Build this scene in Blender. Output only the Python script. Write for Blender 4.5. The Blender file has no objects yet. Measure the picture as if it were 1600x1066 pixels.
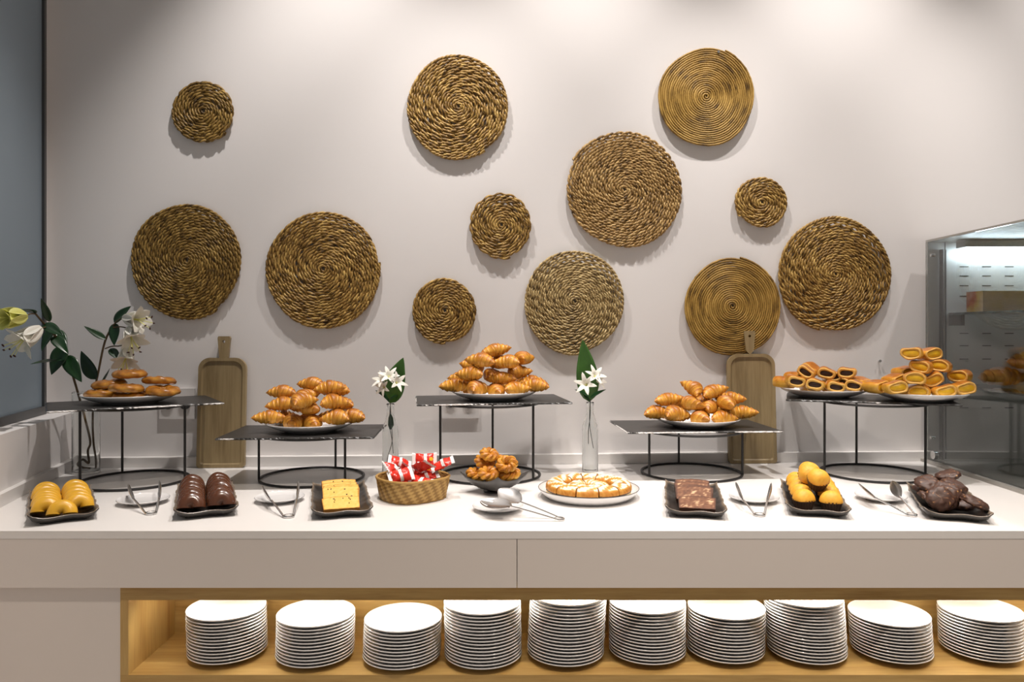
import bpy, bmesh, math, random
import numpy as np
from mathutils import Vector, Matrix, Euler, noise as mnoise
random.seed(7); RNG = np.random.default_rng(7)
PI = math.pi
scene = bpy.context.scene
COL = scene.collection
# ------------------------------------------------------------------ camera
F = 1170.0; VX, VY = 806.0, 515.0; CAMZ = 1.417; CT = 0.90      # focal length in px, vanishing point, camera height, counter top
cam_data = bpy.data.cameras.new('camera'); cam = bpy.data.objects.new('camera', cam_data); COL.objects.link(cam)
cam.location = (0, 0, CAMZ); cam.rotation_euler = (PI/2, 0, 0)
cam_data.sensor_width = 36.0; cam_data.lens = F/1600*36.0
cam_data.shift_x = -(VX-800)/1600; cam_data.shift_y = (VY-533)/1600
cam_data.clip_start = 0.02
scene.camera = cam
# ------------------------------------------------------------------ light
world = bpy.data.worlds.new('world'); scene.world = world; world.use_nodes = True
bg = world.node_tree.nodes['Background']; bg.inputs[0].default_value = (1.0, 0.93, 0.87, 1); bg.inputs[1].default_value = 0.25
CEIL = 3.85
def spot(name, loc, target, power, size, blend, col=(1, .935, .885), radius=.03):
    l = bpy.data.lights.new(name, 'SPOT'); o = bpy.data.objects.new(name, l); COL.objects.link(o)
    l.energy = power; l.spot_size = math.radians(size); l.spot_blend = blend; l.color = col; l.shadow_soft_size = radius
    o.location = loc
    o.rotation_euler = (Vector(target)-Vector(loc)).to_track_quat('-Z', 'Y').to_euler()
    return o
WALL_SPOTS = [(-0.66, 2.24), (0.27, 2.28), (1.27, 2.32), (2.27, 2.36)]
for sx, sy in WALL_SPOTS:
    spot('wall_downlight', (sx, sy, CEIL-.03), (sx, sy+.30, 0), 165 if sx < 2 else 95, 73, .70)
for sx, sy in [(-1.5, .7), (0, .7), (1.5, .7)]:
    spot('room_downlight', (sx, sy, CEIL-.03), (sx, sy+.15, 0), 165, 84, .6, (1, .88, .76), .06)
vs = scene.view_settings
vs.view_transform = 'Standard'; vs.look = 'None'; vs.gamma = 1; vs.use_curve_mapping = False; vs.exposure = 0.0
# ------------------------------------------------------------------ geometry of the photo
def ray(px, py): return Vector(((px-VX)/F, 1.0, -(py-VY)/F))
def at_y(px, py, Y): r = ray(px, py)*Y; return Vector((r.x, Y, CAMZ+r.z))
def at_z(px, py, z): Y = (CAMZ-z)*F/(py-VY); return at_y(px, py, Y)
WS = 0.0456; WANG = math.atan(WS)
def wall_y(x): return 2.835 + WS*(x+1.33)
def at_wall(px, py, off=0.0):
    r = ray(px, py); k = (2.835+WS*1.33-off)/(1-WS*r.x)
    return Vector((r.x*k, k, CAMZ+r.z*k))
# ------------------------------------------------------------------ materials
def new_mat(name):
    m = bpy.data.materials.new(name); m.use_nodes = True
    return m, m.node_tree, m.node_tree.nodes['Principled BSDF']
def setp(b, **k):
    for a, v in k.items(): b.inputs[a.replace('_', ' ')].default_value = v
def noise(nt, scale, detail=3, vec=None, rough=.5):
    n = nt.nodes.new('ShaderNodeTexNoise'); n.inputs['Scale'].default_value = scale; n.inputs['Detail'].default_value = detail
    n.inputs['Roughness'].default_value = rough
    if vec: nt.links.new(vec, n.inputs['Vector'])
    return n
def coords(nt, scale=(1, 1, 1)):
    t = nt.nodes.new('ShaderNodeTexCoord'); mp = nt.nodes.new('ShaderNodeMapping'); mp.inputs['Scale'].default_value = scale
    nt.links.new(t.outputs['Object'], mp.inputs['Vector']); return mp.outputs['Vector']
def ramp(nt, fac, stops):
    r = nt.nodes.new('ShaderNodeValToRGB'); e = r.color_ramp.elements
    while len(e) < len(stops): e.new(.5)
    for q, (p, c) in zip(e, stops): q.position = p; q.color = (*c, 1)
    nt.links.new(fac, r.inputs[0]); return r.outputs[0]
def bump(nt, b, h, strength=.3, dist=.002):
    n = nt.nodes.new('ShaderNodeBump'); n.inputs['Strength'].default_value = strength; n.inputs['Distance'].default_value = dist
    nt.links.new(h, n.inputs['Height']); nt.links.new(n.outputs[0], b.inputs['Normal'])
def plain(name, col, rough=.5, metal=0, spec=.5, nscale=None, nstr=.15, vary=.0, coat=0):
    m, nt, b = new_mat(name); setp(b, Base_Color=(*col, 1), Roughness=rough, Metallic=metal); b.inputs['Specular IOR Level'].default_value = spec
    b.inputs['Coat Weight'].default_value = coat
    if nscale:
        n = noise(nt, nscale, 4, coords(nt))
        bump(nt, b, n.outputs[0], nstr)
        if vary:
            c = ramp(nt, n.outputs[0], [(.3, tuple(x*(1-vary) for x in col)), (.7, tuple(min(1, x*(1+vary)) for x in col))])
            nt.links.new(c, b.inputs['Base Color'])
    return m
def tinted(name, stops, nscale=60, namt=.3, rough=.45, coat=0, bstr=.2, stretch=(1, 1, 1), spec=.5):
    """colour = ramp over the vertex attribute 'tint' plus fine noise"""
    m, nt, b = new_mat(name); setp(b, Roughness=rough); b.inputs['Coat Weight'].default_value = coat; b.inputs['Specular IOR Level'].default_value = spec
    a = nt.nodes.new('ShaderNodeAttribute'); a.attribute_name = 'tint'
    n = noise(nt, nscale, 4, coords(nt, stretch))
    s = nt.nodes.new('ShaderNodeMath'); s.operation = 'MULTIPLY_ADD'; s.inputs[1].default_value = namt
    o = nt.nodes.new('ShaderNodeMath'); o.operation = 'SUBTRACT'; o.inputs[1].default_value = namt*.5
    nt.links.new(n.outputs[0], s.inputs[0]); nt.links.new(a.outputs['Fac'], s.inputs[2]); nt.links.new(s.outputs[0], o.inputs[0])
    nt.links.new(ramp(nt, o.outputs[0], stops), b.inputs['Base Color'])
    if bstr: bump(nt, b, n.outputs[0], bstr, .0015)
    return m
def glass(name, col=(1, 1, 1), rough=0.0):
    m, nt, b = new_mat(name); setp(b, Base_Color=(*col, 1), Roughness=rough, IOR=1.45); b.inputs['Transmission Weight'].default_value = 1; return m
def wood(name, light, dark, scale, rough=.45, axis=0, coat=0.1):
    m, nt, b = new_mat(name); setp(b, Roughness=rough); b.inputs['Coat Weight'].default_value = coat
    st = [9, 9, 9]; st[axis] = .7
    v = coords(nt, tuple(st))
    n1 = noise(nt, scale, 6, v, .6); n2 = noise(nt, scale*6, 3, v)
    mx = nt.nodes.new('ShaderNodeMath'); mx.operation = 'MULTIPLY_ADD'; mx.inputs[1].default_value = .35
    nt.links.new(n2.outputs[0], mx.inputs[0]); nt.links.new(n1.outputs[0], mx.inputs[2])
    mid = tuple((a+c)/2 for a, c in zip(light, dark))
    nt.links.new(ramp(nt, mx.outputs[0], [(.45, dark), (.62, mid), (.85, light)]), b.inputs['Base Color'])
    bump(nt, b, n1.outputs[0], .08, .001)
    return m
M = {}
M['wall'] = plain('wall_paint', (.80, .775, .765), .75, nscale=180, nstr=.04)
M['ceiling'] = plain('ceiling_paint', (.8, .78, .76), .8)
M['floor'] = plain('floor_tile', (.35, .31, .27), .4, nscale=5, vary=.1)
M['counter'] = plain('counter_laminate', (.80, .775, .755), .32, nscale=200, nstr=.02)
M['fascia'] = plain('fascia_laminate', (.74, .68, .635), .42, nscale=200, nstr=.02)
M['oak'] = wood('oak_veneer', (.56, .37, .13), (.36, .205, .055), 3.0, .42, 0)
M['oak_side'] = wood('oak_veneer_upright', (.56, .37, .13), (.38, .215, .06), 3.0, .42, 2)
M['board'] = wood('acacia_board', (.34, .255, .13), (.175, .118, .05), 2.2, .5, 2)
M['slate'] = plain('slate', (.028, .026, .025), .42, nscale=45, nstr=.25, vary=.25)
M['slate_edge'] = tinted('slate_chipped_edge', [(.3, (.02, .019, .018)), (.45, (.05, .048, .046)), (.6, (.85, .83, .81))], 90, .8, .3, bstr=.6)
M['iron'] = plain('black_iron', (.012, .011, .011), .45)
M['porcelain'] = plain('porcelain', (.80, .79, .79), .12, coat=.3)
M['grey_rim'] = plain('dark_rim_line', (.10, .095, .09), .25)
M['melamine'] = tinted('charcoal_melamine', [(.0, (.022, .02, .019)), (.6, (.045, .04, .036)), (.85, (.17, .13, .095)), (1, (.26, .2, .15))], 25, .25, .28, bstr=.25)
M['grey_bowl'] = plain('charcoal_bowl', (.075, .072, .07), .4, nscale=60, nstr=.15)
M['steel'] = plain('steel', (.72, .71, .70), .24, 1)
M['glass'] = glass('clear_glass', (.97, .985, .98))
M['pane'] = glass('tinted_pane', (.86, .89, .88))
M['window'] = plain('frosted_blue_pane', (.235, .295, .35), .5, nscale=30, nstr=.02)
M['window_frame'] = plain('window_frame_metal', (.10, .10, .10), .4, .5)
M['crust'] = tinted('croissant_crust', [(.0, (.84, .50, .09)), (.3, (.70, .33, .035)), (.6, (.46, .16, .012)), (1, (.20, .05, .005))], 70, .55, .42, coat=.10, bstr=.5)
M['bun'] = tinted('glazed_bun', [(.0, (.66, .34, .05)), (.4, (.44, .17, .016)), (1, (.15, .04, .004))], 60, .8, .3, coat=.4, bstr=.3)
M['roll'] = tinted('roll_crust', [(.0, (.84, .52, .09)), (.35, (.68, .33, .035)), (.65, (.45, .15, .012)), (1, (.22, .055, .006))], 50, .65, .34, coat=.3, bstr=.3)
M['dough'] = plain('cut_dough', (.78, .45, .10), .6, nscale=120, nstr=.3, vary=.15)
M['custard'] = plain('custard', (.86, .50, .02), .35, nscale=60, nstr=.3, vary=.08)
M['choc_fill'] = plain('chocolate_filling', (.035, .014, .008), .35, nscale=90, nstr=.5)
M['yellow_glaze'] = plain('yellow_glaze', (.76, .41, .028), .32, nscale=40, nstr=.2, vary=.1, coat=.2)
M['choc_glaze'] = plain('chocolate_glaze', (.095, .032, .014), .24, nscale=30, nstr=.25, vary=.12, coat=.35)
M['yellow_cake'] = tinted('yellow_cake', [(0, (.80, .55, .16)), (.55, (.76, .46, .09)), (.8, (.50, .22, .03)), (1, (.3, .1, .02))], 110, .3, .75, bstr=.6)
M['raisin'] = plain('raisin', (.03, .015, .008), .5)
M['brown_cake'] = tinted('chocolate_cake', [(0, (.62, .42, .24)), (.25, (.20, .085, .04)), (.6, (.11, .04, .018)), (1, (.05, .018, .009))], 38, .75, .7, bstr=.7)
M['muffin'] = tinted('muffin_top', [(0, (.82, .47, .05)), (.5, (.72, .335, .028)), (1, (.42, .14, .012))], 70, .45, .55, bstr=.5)
M['paper_cup'] = plain('brown_paper_cup', (.055, .026, .014), .6)
M['cookie'] = tinted('chocolate_cookie', [(0, (.045, .02, .013)), (.55, (.085, .036, .022)), (.85, (.2, .09, .04)), (1, (.6, .33, .1))], 45, .5, .5, bstr=.9)
M['braid'] = tinted('sugared_braid', [(0, (.88, .84, .80)), (.25, (.86, .72, .52)), (.45, (.72, .38, .09)), (.75, (.55, .21, .025)), (1, (.34, .1, .01))], 60, .45, .45, bstr=.4)
M['cream_layer'] = plain('cream_layer', (.85, .66, .30), .6, nscale=100, nstr=.3)
M['basket'] = tinted('woven_seagrass', [(0, (.10, .05, .012)), (.5, (.36, .20, .05)), (1, (.62, .40, .13))], 90, .35, .6, bstr=.3)
M['red_wrap'] = plain('red_wrapper', (.72, .035, .02), .25, nscale=25, nstr=.5, vary=.1)
M['white_wrap'] = plain('white_wrapper', (.85, .83, .82), .3, nscale=25, nstr=.4)
M['yellow_print'] = plain('yellow_print', (.9, .5, .02), .3)
M['leaf'] = plain('dark_leaf', (.012, .045, .014), .28, nscale=25, nstr=.15, vary=.25, coat=.15)
M['leaf_mid'] = plain('mid_green_leaf', (.045, .125, .022), .33, nscale=20, nstr=.15, vary=.25)
M['stem'] = plain('brown_stem', (.10, .06, .025), .6, nscale=60, nstr=.3, vary=.2)
M['stem_dark'] = plain('dark_stem', (.015, .022, .010), .55)
M['petal'] = plain('white_petal', (.84, .82, .74), .5, nscale=40, nstr=.1)
M['petal_y'] = plain('greenish_petal', (.74, .74, .22), .5, nscale=40, nstr=.1)
M['anther'] = plain('brown_anther', (.05, .012, .008), .7)
M['plastic'] = plain('white_plastic', (.72, .70, .69), .35)
M['socket'] = plain('dark_socket', (.03, .03, .03), .5)
M['case_steel'] = plain('brushed_case_steel', (.48, .47, .45), .45, .3, nscale=20, nstr=.03)
M['case_dark'] = plain('dark_case_metal', (.05, .05, .05), .45, .4)
M['case_rim'] = plain('aluminium_base', (.42, .40, .37), .4, .5)
M['carton'] = tinted('printed_carton', [(0, (.85, .72, .60)), (.4, (.80, .62, .28)), (.6, (.65, .25, .2)), (1, (.85, .80, .70))], 14, .9, .5, bstr=0)
def emitter(name, col, s):
    m, nt, b = new_mat(name); setp(b, Base_Color=(*col, 1)); b.inputs['Emission Color'].default_value = (*col, 1); b.inputs['Emission Strength'].default_value = s; return m
M['tube'] = emitter('cool_light_tube', (.75, .90, 1), 18)
M['led'] = emitter('led_strip', (1, .96, .9), 6)
def straw(name, dark, mid, light):
    return tinted(name, [(.05, dark), (.45, mid), (.95, light)], 160, .55, .5, bstr=.3, spec=.4)
M['straw_brown'] = straw('straw_brown', (.045, .022, .004), (.21, .12, .024), (.46, .30, .085))
M['straw_gold'] = straw('straw_gold', (.06, .029, .005), (.27, .15, .033), (.60, .40, .12))
M['straw_tan'] = straw('straw_tan', (.08, .04, .009), (.34, .20, .062), (.62, .42, .17))
M['straw_pale'] = straw('straw_pale', (.10, .06, .022), (.36, .25, .10), (.66, .51, .25))
M['straw_flat'] = straw('straw_flat', (.11, .057, .011), (.34, .20, .042), (.54, .34, .09))
# ------------------------------------------------------------------ mesh helpers
def mk(name, verts, faces, mat, parent=None, tint=None, smooth=True, loc=None, rot=None, sharp=None):
    me = bpy.data.meshes.new(name)
    me.from_pydata([tuple(v) for v in verts], [], [tuple(f) for f in faces])
    bm = bmesh.new(); bm.from_mesh(me); bmesh.ops.recalc_face_normals(bm, faces=bm.faces); bm.to_mesh(me); bm.free()
    if isinstance(mat, str): mat = M[mat]
    me.materials.append(mat)
    if smooth:
        me.polygons.foreach_set('use_smooth', [True]*len(me.polygons))
        if sharp: me.set_sharp_from_angle(angle=math.radians(sharp))
    if tint is not None:
        a = me.attributes.new('tint', 'FLOAT', 'POINT'); a.data.foreach_set('value', np.asarray(tint, dtype=np.float32))
    o = bpy.data.objects.new(name, me); COL.objects.link(o)
    if parent: o.parent = parent
    if loc is not None: o.location = loc
    if rot is not None: o.rotation_euler = rot
    return o
def tag(o, label, cat, group=None):
    o['label'] = label; o['category'] = cat
    if group: o['group'] = group
    return o
def struct(o): o['kind'] = 'structure'; return o
def empty(name, loc, rz=0.0, rot=None):
    o = bpy.data.objects.new(name, None); COL.objects.link(o); o.location = loc; o.rotation_euler = rot if rot else (0, 0, rz); o.empty_display_size = .03; return o
def copy_tree(o, parent=None):
    c = o.copy(); COL.objects.link(c)
    if parent: c.parent = parent
    for ch in o.children: copy_tree(ch, c)
    return c
class G:
    """collects vertices and faces of one mesh"""
    def __init__(s): s.v = []; s.f = []; s.t = []
    def add(s, v, f, t=0.0):
        k = len(s.v); s.v += [tuple(x) for x in v]; s.f += [tuple(i+k for i in q) for q in f]
        s.t += list(t) if hasattr(t, '__len__') else [t]*len(v)
    def box(s, x0, x1, y0, y1, z0, z1, t=0.0):
        s.add([(x, y, z) for z in (z0, z1) for y in (y0, y1) for x in (x0, x1)],
              [(0, 2, 3, 1), (4, 5, 7, 6), (0, 1, 5, 4), (2, 6, 7, 3), (0, 4, 6, 2), (1, 3, 7, 5)], t)
    def prism(s, poly, z0, z1, t=0.0):
        n = len(poly)
        s.add([(x, y, z0) for x, y in poly]+[(x, y, z1) for x, y in poly],
              [tuple(range(n-1, -1, -1)), tuple(range(n, 2*n))]+[(i, (i+1) % n, n+(i+1) % n, n+i) for i in range(n)], t)
    def lathe(s, prof, n=32, c=(0, 0, 0), t=0.0, sx=1, sy=1):
        m = len(prof); v = []; f = []
        for i in range(n):
            a = 2*PI*i/n
            for r, z in prof: v.append((c[0]+r*math.cos(a)*sx, c[1]+r*math.sin(a)*sy, c[2]+z))
        for i in range(n):
            j = (i+1) % n
            for k in range(m-1): f.append((i*m+k, j*m+k, j*m+k+1, i*m+k+1))
        if prof[0][0] > 1e-6: pass
        s.add(v, f, t)
    def tube(s, pts, rad, n=8, cap=True, flat=1.0, t=0.0, up=(0, 0, 1)):
        pts = [Vector(p) for p in pts]; m = len(pts)
        rs = rad if hasattr(rad, '__len__') else [rad]*m
        v = []; f = []
        prev = None
        for i, p in enumerate(pts):
            d = (pts[min(i+1, m-1)]-pts[max(i-1, 0)]).normalized()
            if prev is None:
                u = Vector(up); u = u-d*u.dot(d)
                if u.length < 1e-3: u = Vector((1, 0, 0))-d*d.x
            else: u = prev-d*prev.dot(d)
            u.normalize(); prev = u; w = d.cross(u)
            for k in range(n):
                a = 2*PI*k/n; v.append(p+u*math.cos(a)*rs[i]*flat+w*math.sin(a)*rs[i])
        for i in range(m-1):
            for k in range(n): f.append((i*n+k, i*n+(k+1) % n, (i+1)*n+(k+1) % n, (i+1)*n+k))
        if cap: f += [tuple(range(n-1, -1, -1)), tuple(range((m-1)*n, m*n))]
        s.add(v, f, t)
    def ring(s, R, r, z, n=56, k=8, c=(0, 0)):
        v = []; f = []
        for i in range(n):
            a = 2*PI*i/n
            for j in range(k):
                b = 2*PI*j/k; q = R+r*math.cos(b); v.append((c[0]+q*math.cos(a), c[1]+q*math.sin(a), z+r*math.sin(b)))
        for i in range(n):
            for j in range(k): f.append((i*k+j, ((i+1) % n)*k+j, ((i+1) % n)*k+(j+1) % k, i*k+(j+1) % k))
        s.add(v, f)
    def build(s, name, mat, parent=None, **k):
        k.setdefault('sharp', 40)
        return mk(name, s.v, s.f, mat, parent, s.t, **k)
def bez(p, n=14):
    """smooth curve through points (Catmull-Rom)"""
    p = [Vector(q) for q in p]; out = []
    q = [p[0]*2-p[1]]+p+[p[-1]*2-p[-2]]
    for i in range(1, len(q)-2):
        for k in range(n):
            t = k/n; a, b, c, d = q[i-1], q[i], q[i+1], q[i+2]
            out.append(.5*((2*b)+(c-a)*t+(2*a-5*b+4*c-d)*t*t+(3*b-a-3*c+d)*t**3))
    out.append(p[-1]); return out
# ------------------------------------------------------------------ setting
def face_x(y): return -1.494-.2354*(y-2.168)           # front of the upstand along the side wall
g = G(); g.box(-4, 4.5, -1.5, 3.4, -.1, 0); struct(g.build('floor', 'floor', smooth=False))
g = G(); g.box(-4, 4.5, -.6, 3.4, CEIL, CEIL+.1); struct(g.build('ceiling', 'ceiling', smooth=False))
g = G(); g.prism([(-2.2, wall_y(-2.2)), (3.4, wall_y(3.4)), (3.4, wall_y(3.4)+.15), (-2.2, wall_y(-2.2)+.15)], 0, CEIL)
struct(g.build('wall_back', 'wall', smooth=False))
LEDGE = CT+.205
yb = 2.86
def lw(off, y): return (face_x(y)-off, y)
g = G(); g.prism([lw(.02, .6), lw(.02, yb), lw(.40, yb), lw(.40, .6)], 0, LEDGE)
g.prism([lw(.115, .6), lw(.115, yb), lw(.40, yb), lw(.40, .6)], LEDGE, CEIL)
struct(g.build('wall_left', 'wall', smooth=False))
wd = empty('window_1', (0, 0, 0)); struct(wd)
g = G(); g.prism([lw(.108, .7), lw(.108, 2.745), lw(.116, 2.745), lw(.116, .7)], LEDGE+.03, CEIL-.05); g.build('pane', 'window', wd, smooth=False)
g = G(); g.prism([lw(.098, .7), lw(.098, 2.765), lw(.116, 2.765), lw(.116, .7)], LEDGE+.001, LEDGE+.03)
g.prism([lw(.098, 2.745), lw(.098, 2.765), lw(.116, 2.765), lw(.116, 2.745)], LEDGE+.03, CEIL-.05); g.build('frame', 'window_frame', wd, smooth=False)
g = G(); g.prism([lw(.0, 1.93), lw(.0, 2.795), lw(.02, 2.795), lw(.02, 1.93)], CT+.0005, CT+.037); struct(g.build('baseboard_left', 'counter', smooth=False))
g = G(); x0 = face_x(2.79)
g.prism([(x0, wall_y(x0)-.032), (2.5, wall_y(2.5)-.032), (2.5, wall_y(2.5)), (x0, wall_y(x0))], CT+.0005, CT+.037); struct(g.build('baseboard_back', 'counter', smooth=False))
# ------------------------------------------------------------------ counter
YF = 1.92
ctr = tag(empty('buffet_counter', (0, YF, 0)), 'long white buffet counter with an oak plate shelf in its front', 'counter')
def cpart(g, name, mat, **k):
    o = g.build(name, mat, None, smooth=False, **k); o.parent = ctr; o.location = (0, -YF, 0); return o
XR = 2.6
g = G(); g.prism([(face_x(YF)-.015, YF), (XR, YF), (XR, wall_y(XR)-.001), (face_x(2.80)-.015, wall_y(-1.65)-.001)], CT-.02, CT); cpart(g, 'worktop', 'counter')
FB = CAMZ-404*YF/F            # lower edge of the fascia
g = G(); g.box(face_x(YF)-.015, .0022, YF+.001, YF+.03, FB, CT-.0205); cpart(g, 'fascia_panel', 'fascia')
g = G(); g.box(.0040, XR, YF+.001, YF+.03, FB, CT-.0205); cpart(g, 'fascia_panel', 'fascia')
YS = YF+.016                  # front plane of the shelf and lower panels
ST = CAMZ-423*(YS)/F; SB = CAMZ-540*YS/F; SXL = (200.5-VX)/F*YS; YK = 2.20
OX = (188-VX)/F*YS
g = G(); g.box(face_x(YF)-.015, OX-.001, YS+.002, YS+.025, 0.08, FB-.0005); cpart(g, 'lower_panel', 'fascia')
g = G(); g.box(OX, XR, YS, YK, ST, FB-.002); cpart(g, 'shelf_top', 'oak')
g = G(); g.box(OX, XR, YS, YK, SB-.028, SB); cpart(g, 'shelf_board', 'oak')
g = G(); g.box(OX, SXL, YS, YK, SB, ST); cpart(g, 'shelf_end_panel', 'oak_side')
g = G(); g.box(OX, XR, YK, YK+.015, SB-.028, FB-.002); cpart(g, 'shelf_back', 'oak')
g = G(); g.box(OX, XR, YS+.002, YS+.025, .08, SB-.0285); cpart(g, 'lower_panel', 'fascia')
g = G(); g.box(face_x(YF), XR, YS+.06, YS+.08, 0, .08); cpart(g, 'plinth', 'case_dark')
# light strip under the shelf top, behind its front rail
g = G(); g.box(SXL+.02, XR-.02, YS+.075, YS+.090, ST-.006, ST-.0005); cpart(g, 'led_strip', 'led')
for i in range(5):
    l = bpy.data.lights.new('shelf_led', 'AREA'); l.shape = 'RECTANGLE'; l.size = .68; l.size_y = .012; l.energy = 1.5; l.color = (1, .95, .87)
    o = bpy.data.objects.new('shelf_led', l); COL.objects.link(o); o.location = (-.58+i*.68, YS+.0825, ST-.008)
# ------------------------------------------------------------------ stacked plates
def plate_profile(R, h, th, foot, wf=.66):
    w = R*wf; k = R-w
    return [(0, .004), (foot-.004, .004), (foot-.003, 0), (foot, 0), (foot+.002, .003), (w, .0045), (w+k*.53, .0045+(h-.0045)*.36), (w+k*.85, .0045+(h-.0045)*.68), (R-.0004, h-.003), (R, h-.0012), (R-.0012, h), (w+k*.87, .0055+(h-.0055)*.80), (w+k*.53, .0085+(h-.0085)*.48), (w+.004, .0095), (w-.006, .0085), (0, .0085)]
def plate_mesh(name, R, h, foot, n=56):
    g = G(); g.lathe(plate_profile(R, h, .005, foot), n); return g.build(name, 'porcelain', sharp=60)
plate0 = plate_mesh('plate', .1045, .0195, .057)
stacks = [(356, 1040, 14), (492.5, 1045, 13), (628, 1048, 12), (755, 1047, 17), (883.5, 1043, 19), (1011, 1040, 16), (1133.2, 1038.5, 14), (1260.2, 1040, 18), (1392, 1039, 12), (1533, 1037, 13)]
ordn = ['first', 'second', 'third', 'fourth', 'fifth', 'sixth', 'seventh', 'eighth', 'ninth', 'tenth']
ORDN = ordn+['eleventh', 'twelfth', 'thirteenth', 'fourteenth', 'fifteenth', 'sixteenth', 'seventeenth', 'eighteenth', 'nineteenth']
first = True
for si, (px, py, n) in enumerate(stacks):
    Yc = min((CAMZ-SB-.016)*F/(py-VY)+.104, YK-.108); Xc = (px-VX)/F*Yc
    dx = dy = 0
    lean = random.uniform(-.0006, .0006)
    for k in range(n):
        o = plate0 if first else plate0.copy()
        if not first: COL.objects.link(o)
        first = False
        dx = lean*k+random.uniform(-.0006, .0006); dy = random.uniform(-.0006, .0006)
        o.location = (Xc+dx, Yc+dy, SB+.0002+k*.0087); o.rotation_euler = (0, 0, random.uniform(0, 6))
        if k == n-1: tag(o, f'topmost white plate of the {ordn[si]} stack from the oak shelf\'s end panel', 'plate', 'plates stacked on the oak shelf')
        else: tag(o, f'{ORDN[k]} plate from the bottom of the {ordn[si]} stack from the oak end panel', 'plate', 'plates stacked on the oak shelf')
# ------------------------------------------------------------------ woven wall mats
def mat_coil(px, py, rx, ry, matname, label, name='woven_wall_mat', pitch=.0125, twist=.034, flat=False, lump=.012, seed=0):
    c = at_wall(px, py, .016); k = c.y/F
    RX, RZ = rx*k, ry*k; R = max(RX, RZ)
    rng = np.random.default_rng(seed+11)
    turns = R/pitch
    th_end = 2*PI*(turns-.5)
    # equal arc-length samples of an Archimedean spiral
    L = pitch/(4*PI)*th_end**2
    ds = .0052 if not flat else .008
    s = np.linspace(pitch*.5, L, int(L/ds)); th = np.sqrt(s*4*PI/pitch)
    r = pitch*th/(2*PI)+pitch*.15
    ph = rng.uniform(0, 6.28, 3)
    w = (r/R)
    out = 1+lump*w*(np.sin(2*th+ph[0])+.7*np.sin(3*th+ph[1])+.5*np.sin(5*th+ph[2]))
    r = r*out+rng.normal(0, .0004, len(r))
    g_v, g_f, g_t = [], [], []
    nst = 1 if flat else 3
    for q in range(nst):
        phi = s*2*PI/twist+q*2*PI/3+np.cumsum(rng.normal(0, .08, len(s)))
        if flat: a, br, bz = 0, pitch*.58, .0055+0*s
        else: a, br, bz = pitch*.28, pitch*.41, .0036+0*s
        cr = r+a*np.cos(phi); cz = a*1.1*np.sin(phi)
        K = 5; base = len(s)
        V = np.zeros((base, K, 3))
        for j in range(K):
            b = 2*PI*j/K
            rr = cr+br*math.cos(b); zz = cz+bz*math.sin(b)
            V[:, j, 0] = rr*np.cos(th)*RX/R; V[:, j, 2] = rr*np.sin(th)*RZ/R; V[:, j, 1] = -zz
        t = np.repeat(np.clip(.5+.5*np.interp(np.arange(base), np.arange(0, base+4, 4), rng.normal(0, .42, len(np.arange(0, base+4, 4)))), 0, 1), K)
        # fibres facing out are paler than those tucked into the twist
        off = sum(len(x) for x in g_v)
        idx = np.arange(base-1)[:, None]*K; jj = np.arange(K)[None, :]
        f = np.stack([idx+jj, idx+(jj+1) % K, idx+K+(jj+1) % K, idx+K+jj], -1).reshape(-1, 4)+off
        g_v.append(V.reshape(-1, 3)); g_f.append(f); g_t.append(t)
    V = np.concatenate(g_v); Fc = np.concatenate(g_f); T = np.concatenate(g_t)
    me = bpy.data.meshes.new(name); me.from_pydata(V.tolist(), [], Fc.tolist())
    me.polygons.foreach_set('use_smooth', [True]*len(me.polygons)); me.materials.append(M[matname])
    a = me.attributes.new('tint', 'FLOAT', 'POINT'); a.data.foreach_set('value', T.astype(np.float32))
    o = bpy.data.objects.new(name, me); COL.objects.link(o); o.location = c; o.rotation_euler = (0, 0, WANG)
    return tag(o, label, 'wall decor', 'round woven mats hung on the white wall')
mats = [
 (318, 174, 49, 49, 'straw_brown', 'small dark brown woven mat hanging alone high beside the blue window'),
 (292, 408, 85, 92, 'straw_brown', 'large dark brown woven mat above the lilies'),
 (505, 421, 90, 92, 'straw_gold', 'large golden woven mat above the low croissant stand beside the lily side'),
 (716, 167, 81, 82, 'straw_gold', 'large olive gold woven mat hung highest above the middle croissants'),
 (783, 352, 50, 52, 'straw_gold', 'small golden woven mat under the big olive gold mat'),
 (695, 486, 51, 52, 'straw_gold', 'small golden woven mat hung lowest just above the middle croissant pile'),
 (898, 472, 80, 81, 'straw_pale', 'pale greyish woven mat behind the upright leaf of the bottle'),
 (975, 297, 92, 92, 'straw_tan', 'largest tan woven mat with tight even rings'),
 (1190, 317, 42, 41, 'straw_gold', 'smallest woven mat beside the large tan mat'),
 (1305, 429, 90, 92, 'straw_gold', 'large golden brown woven mat above the chocolate filled rolls'),
]
for i, m in enumerate(mats): mat_coil(*m, seed=i, pitch=.0094 if m[4] == 'straw_pale' else .0104, twist=.036 if m[4] in ('straw_pale', 'straw_tan') else .048)
mat_coil(1103, 151, 77, 78, 'straw_flat', 'smooth flat coiled straw mat with a nail at its top edge', pitch=.0082, flat=True, seed=30, lump=.016)
mat_coil(1144, 479, 78, 77, 'straw_flat', 'smooth flat coiled straw mat behind the cutting board handle', pitch=.0082, flat=True, seed=31)
def nail(px, py, label, off=.022):
    c = at_wall(px, py, 0); g = G()
    g.tube([(0, 0, 0), (0, -off, 0)], .0025, 8); g.tube([(0, -off, 0), (0, -off-.002, 0)], .0055, 10)
    tag(g.build('wall_nail', 'steel', loc=c, rot=(0, 0, WANG)), label, 'nail')
nail(1120, 84, 'steel nail holding the flat straw mat by its top edge')
nail(1373, 564, 'small bare nail in the wall above the filled rolls', .010)
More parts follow.
